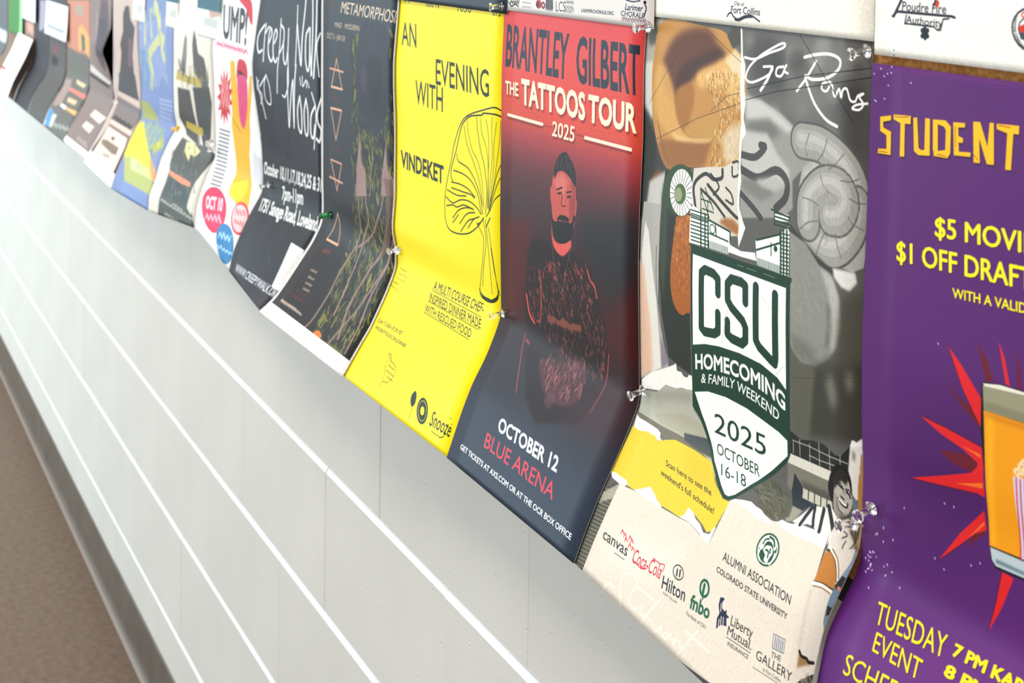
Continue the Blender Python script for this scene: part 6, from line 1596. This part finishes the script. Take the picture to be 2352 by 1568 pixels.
["p","#9fd09a",1,0,0,[2499,0,3123,0,3123,5399,2499,5399]]]),
("flyer","white flyer beside the green one","flyer",'small flyers over the posters',-4.5829,-4.3222,[[-0.026,1.75],[-0.0272,1.51],[-0.03,1.27]],[[-0.026,1.75],[-0.0272,1.51],[-0.03,1.27]],900,"#f4f8f8",0.5,[
]),
("flyer","white flyer jutting forward below the brown flyers","flyer",'small flyers over the posters',-4.66,-4.36,[[-0.03,1.22],[-0.05,1.17],[-0.085,1.1],[-0.11,1.03]],[[-0.03,1.22],[-0.05,1.17],[-0.085,1.1],[-0.11,1.03]],900,"#fbfbfb",0.5,[
["p","#d5d9dd",1,4,0,[600,400,1100,400,1100,700,600,700]],
["p","#d5d9dd",1,4,0,[800,900,1200,900,1200,1050,800,1050]],
["p","#b5502f",0.8,2,0,[-50,1100,800,1100,800,1200,-50,1200]],
["p","#aab0b4",1,4,0,[1300,1500,1500,1500,1500,1600,1300,1600]]]),
("notice","white sheet printed with a fire authority mark at upper right","notice",'upper row of notices',-0.7361,-0.5455,[[-0.026,1.76],[-0.026,1.6206],[-0.026,1.4812]],[[-0.026,1.76],[-0.026,1.6206],[-0.026,1.4812]],2400,"#f6f3ea",0.5,[
["t","#262b38","Poudre Fire",[252,2480,643,2478],[4,-57],0.006,0,1],
["t","#262b38","Authority",[291,2556,614,2564],[3,-47],0.006,0,1],
["s","#262b38",1,16,0,[166,2522,209,2489,690,2491,718,2497]],
["s","#262b38",1,20,0,[179,2519,245,2415]],
["s","#262b38",1,10,0,[294,2509,281,2561,542,2564,572,2583,600,2581,620,2513,669,2507]],
["p","#c8502a",1,0,1,[545,2433,558,2399,583,2408,578,2437,560,2442]],
["s","#262b38",1,14,0,[551,2399,537,2431]],
["s","#262b38",1,30,0,[462,2582,467,2638]],
["s","#262b38",1,30,0,[440,2594,488,2626]],
["s","#262b38",1,30,0,[487,2591,441,2629]],
["s","#262b38",1,12,2,[1495,2533,1491,2566,1476,2596,1452,2622,1420,2641,1383,2653,1342,2657,1301,2652,1262,2638,1229,2618,1203,2591,1186,2560,1179,2527,1183,2494,1198,2464,1222,2438,1254,2419,1291,2407,1332,2403,1373,2408,1412,2422,1445,2442,1471,2469,1488,2500]],
["s","#262b38",1,8,2,[1447,2532,1444,2552,1434,2570,1417,2586,1395,2598,1368,2605,1340,2607,1311,2604,1285,2596,1261,2583,1243,2567,1232,2548,1227,2528,1230,2508,1240,2490,1257,2474,1279,2462,1306,2455,1334,2453,1363,2456,1389,2464,1413,2477,1431,2493,1442,2512]],
["t","#262b38","CANYONS COMMUNITY",[1204,2462,1191,2530,1218,2596,1273,2649],[15,-8],0.03,0,1],
["p","#d8442c",1,0,0,[1226,2517,1269,2501,1367,2509,1369,2551,1232,2549]],
["p","#3f5c68",1,0,0,[1232,2549,1369,2551,1370,2594,1246,2589]],
["t","#d8442c","CCVFD",[1242,2462,1427,2468],[5,-31],0.04,0,1],
["p","#2b2b2b",1,0,0,[191,2737,191,2738,190,2740,190,2741,188,2741,187,2742,186,2742,185,2742,184,2741,182,2741,182,2740,181,2738,181,2737,181,2736,182,2734,182,2733,184,2733,185,2732,186,2732,187,2732,188,2733,190,2733,190,2734,191,2736]],
["p","#2b2b2b",1,0,0,[192,2769,192,2770,191,2771,191,2772,190,2772,188,2773,187,2773,186,2773,184,2772,183,2772,183,2771,182,2770,182,2769,182,2768,183,2767,183,2766,184,2766,186,2765,187,2765,188,2765,190,2766,191,2766,191,2767,192,2768]],
["n",0.015,4]]),
("notice","white sheet printed with a city mark above the homecoming poster","notice",'upper row of notices',-1.0093,-0.7389,[[-0.024,1.76],[-0.024,1.6244],[-0.024,1.4889]],[[-0.024,1.76],[-0.024,1.6244],[-0.024,1.4889]],2400,"#f5f2e6",0.5,[
["t","#20263a","City of",[1129,2543,1250,2549],[7,-27],0.006,0,1],
["t","#20263a","Fort Collins",[1090,2606,1453,2605],[4,-52],0.008,0,1],
["s","#20263a",1,12,1,[1043,2636,1067,2611,1099,2609,1127,2633,1181,2648,1259,2623,1346,2612,1453,2649]],
["s","#20263a",1,16,1,[1146,2653,1199,2655,1277,2629,1363,2619]],
["n",0.015,4]]),
("notice","grey-white sheet printed with chorale marks above the red poster","notice",'upper row of notices',-1.2777,-1.0063,[[-0.0252,1.76],[-0.0252,1.6192],[-0.0252,1.4784]],[[-0.0252,1.76],[-0.0252,1.6192],[-0.0252,1.4784]],2400,"#e3dfda",0.5,[
["t","#23253a","Larimer",[2248,2669,2534,2669],[9,-52],0.012,0.15,1],
["t","#23253a","CHORALE",[2181,2722,2557,2725],[8,-43],0.006,0,1],
["s","#23253a",1,14,1,[2557,2709,2591,2638,2569,2611]],
["p","#23253a",1,0,0,[2592,2590,2591,2594,2589,2597,2586,2600,2581,2603,2575,2604,2569,2605,2563,2605,2557,2604,2552,2602,2548,2599,2545,2596,2544,2592,2545,2588,2547,2585,2550,2582,2555,2579,2561,2578,2567,2577,2573,2577,2579,2578,2584,2580,2588,2583,2591,2586]],
["s","#23253a",1,10,1,[2268,2586,2381,2594,2491,2580]],
["s","#6a5560",0.75,8,0,[2205,2766,2221,2726,2234,2766,2251,2726,2268,2765,2279,2735,2297,2765,2312,2737,2325,2765,2340,2723,2360,2765,2375,2726,2385,2765,2403,2732,2417,2765,2431,2726,2450,2764,2463,2725,2477,2765,2490,2724,2509,2764,2519,2727,2535,2764,2552,2729,2565,2764,2577,2725,2598,2764]],
["s","#a86a72",1,5,0,[2195,2740,2595,2741]],
["t","#23253a","LARIMERCHORALE.ORG",[1497,2731,2060,2725],[1,-30],0.01,0,1],
["t","#4a4a55","LCS",[1015,2751,1199,2748],[2,-92],-0.004,0,1],
["t","#3f3f4a","LARIMER",[1191,2670,1359,2671],[2,-28],0,0,1],
["t","#3f3f4a","CHORAL",[1193,2716,1360,2716],[2,-28],0,0,1],
["t","#3f3f4a","SOCIETY",[1194,2751,1362,2751],[2,-28],0,0,1],
["p","#c03a3a",1,0,0,[729,2705,727,2716,722,2726,713,2735,701,2741,688,2746,673,2747,658,2746,644,2741,632,2735,623,2726,617,2716,615,2705,617,2694,622,2684,631,2675,643,2669,656,2664,671,2663,686,2664,700,2669,712,2675,721,2684,727,2694]],
["p","#2f3f66",1,0,0,[678,2710,677,2717,674,2723,670,2729,664,2734,657,2737,650,2738,643,2738,636,2736,630,2732,626,2727,623,2721,622,2714,623,2707,626,2701,630,2695,636,2690,643,2687,650,2686,657,2686,664,2688,670,2692,674,2697,677,2703]],
["p","#8d2f52",1,0,0,[804,2711,803,2720,799,2728,793,2735,784,2740,775,2744,764,2745,753,2744,743,2740,735,2735,728,2728,724,2720,722,2711,723,2702,727,2694,733,2687,742,2682,751,2678,762,2677,773,2678,783,2682,791,2687,798,2694,802,2702]],
["p","#e3dfda",1,0,0,[779,2713,778,2717,777,2721,774,2724,771,2726,767,2727,763,2727,759,2726,755,2724,752,2721,749,2717,748,2713,747,2709,748,2705,749,2701,752,2698,755,2696,759,2695,763,2695,767,2696,771,2698,774,2701,777,2705,778,2709]],
["s","#3f3f4a",0.75,16,0,[821,2669,829,2643,852,2669,858,2642,877,2669,891,2641,905,2670,921,2639,937,2670,957,2649]],
["s","#3f3f4a",0.75,16,0,[816,2698,835,2667,851,2698,862,2666,878,2698,895,2673,906,2698,922,2669,942,2698,955,2676]],
["s","#3f3f4a",0.75,16,0,[816,2724,833,2695,849,2724,860,2698,877,2724,897,2703,914,2723,922,2697,939,2724,955,2693]],
["s","#3f3f4a",0.75,16,0,[821,2749,835,2718,850,2749,867,2722,882,2749,894,2728,911,2749,925,2722,944,2749,958,2718]],
["s","#20263a",1,12,1,[37,2718,100,2756,181,2731,251,2752]],
["s","#3f3f4a",0.75,16,0,[70,2726,90,2699,114,2726,136,2701,157,2726,180,2699,202,2727,223,2691,246,2727,264,2686]],
["s","#8d8d90",0.75,8,0,[341,2709,353,2697,367,2710,379,2698,401,2710,414,2699,431,2710,443,2700,457,2710,468,2699,482,2711,497,2700,513,2711]],
["s","#8d8d90",0.75,8,0,[330,2753,338,2742,364,2753,377,2743,390,2753,410,2740,424,2753,447,2739,461,2753,476,2738,494,2753,512,2742,530,2752]]]),
("notice","dark teal sheet above the yellow poster","notice",'upper row of notices',-1.596,-1.2757,[[-0.0255,1.76],[-0.0255,1.6173],[-0.0255,1.4746]],[[-0.0255,1.76],[-0.0255,1.6173],[-0.0255,1.4746]],1500,"#3b4c56",0.5,[
]),
("gap_shade","black sheet added as the deep shade behind the bowed edge of the mauve poster","paper",None,-3.34,-3.19,[[-0.0212,1.5],[-0.0212,1.175]],[[-0.0212,1.5],[-0.0212,1.175]],400,"#0c0c0d",0.5,[  # added black sheet: paints the shade in the gap beside the bowed edge
]),
]
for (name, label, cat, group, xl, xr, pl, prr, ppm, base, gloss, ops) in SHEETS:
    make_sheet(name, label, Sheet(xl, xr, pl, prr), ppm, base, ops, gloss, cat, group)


# ---------------------------------------------------------------- push pins
def lathe(prof, seg=20):
    verts, faces = [], []
    for r, z in prof:
        for i in range(seg):
            t = 2 * math.pi * i / seg
            verts.append((r * math.cos(t), r * math.sin(t), z))
    n = len(prof)
    for j in range(n - 1):
        for i in range(seg):
            k = (i + 1) % seg
            faces.append((j * seg + i, j * seg + k, (j + 1) * seg + k, (j + 1) * seg + i))
    faces.append(tuple(range(seg - 1, -1, -1)))
    faces.append(tuple((n - 1) * seg + i for i in range(seg)))
    return verts, faces


_mm = .001
GRIP = [(r * _mm, z * _mm) for r, z in [(4.3, 0), (4.9, .5), (4.9, 1.0), (4.3, 1.7), (2.9, 2.6), (2.3, 3.6), (2.15, 6), (2.2, 9), (2.6, 10.6), (3.3, 11.6), (4.1, 12.2), (4.4, 12.9), (4.2, 13.6), (3.4, 14.0), (1.6, 14.1)]]
NEEDLE = [(r * _mm, z * _mm) for r, z in [(.05, -8), (.55, -6.5), (.6, 0), (.6, 3), (.5, 4)]]


def pin_mesh(name, prof, m):
    v, f = lathe(prof)
    me = bpy.data.meshes.new(name)
    me.from_pydata(v, [], f)
    me.materials.append(m)
    me.polygons.foreach_set('use_smooth', [True] * len(me.polygons))
    return me


grips = {'clear': pin_mesh('grip', GRIP, M_CLEAR), 'green': pin_mesh('grip', GRIP, M_GREEN), 'yellow': pin_mesh('grip', GRIP, M_YELLOW)}
needle = pin_mesh('needle', NEEDLE, M_STEEL)
from mathutils import Vector
for base, head, kind, label in [
    ((-1.284, -0.0262, 1.4833), (-1.2888, -0.0382, 1.4827), 'clear', 'clear push pin at the top right corner of the yellow poster'),
    ((-1.0132, -0.0262, 1.4812), (-1.012, -0.0382, 1.4807), 'clear', 'clear push pin at the top right corner of the red poster'),
    ((-0.7423, -0.0262, 1.4836), (-0.7434, -0.0382, 1.4819), 'clear', 'clear push pin at the top right of the homecoming poster'),
    ((-1.0108, -0.0262, 1.1807), (-1.0116, -0.0382, 1.1773), 'clear', 'clear push pin between the red poster and the homecoming poster'),
    ((-1.2742, -0.0262, 1.1806), (-1.277, -0.0382, 1.1778), 'clear', 'clear push pin at the right edge of the yellow poster, lower down'),
    ((-0.7443, -0.0262, 1.1697), (-0.7451, -0.0382, 1.1705), 'clear', 'left of two clear push pins beside the purple poster'),
    ((-0.728, -0.0262, 1.1865), (-0.7269, -0.0382, 1.1837), 'clear', 'clear push pin standing on the edge of the purple poster'),
    ((-1.7927, -0.0262, 1.1828), (-1.8099, -0.0382, 1.1782), 'green', 'green push pin between the two dark posters'),
    ((-1.5552, -0.0262, 1.1852), (-1.5783, -0.0382, 1.1774), 'clear', 'clear push pin at right edge of the flower painting poster'),
    ((-2.3857, -0.0262, 1.1955), (-2.3736, -0.0382, 1.1964), 'clear', 'upper of two clear push pins beside the white poster with a yellow shape'),
    ((-2.3576, -0.0262, 1.1856), (-2.362, -0.0382, 1.1864), 'clear', 'lower of two clear push pins beside the white poster with a yellow shape'),
    ((-2.6205, -0.0262, 1.1892), (-2.6435, -0.0382, 1.1812), 'yellow', 'yellow push pin beside the blue poster'),
    ((-3.1805, -0.0262, 1.1761), (-3.1617, -0.0382, 1.174), 'clear', 'clear push pin beside the poster with a framed pale pink panel'),
    ((-2.0591, -0.0262, 1.1783), (-2.063, -0.0382, 1.1759), 'clear', 'clear push pin at top left of the black handwriting poster'),
]:
    b, h = Vector(base), Vector(head)
    e = empty('push_pin', b)
    e.rotation_euler = (h - b).to_track_quat('Z', 'Y').to_euler()
    tag(e, label, 'push pin', 'push pins along the posters')
    link(bpy.data.objects.new('grip', grips[kind]), e)
    link(bpy.data.objects.new('needle', needle), e)
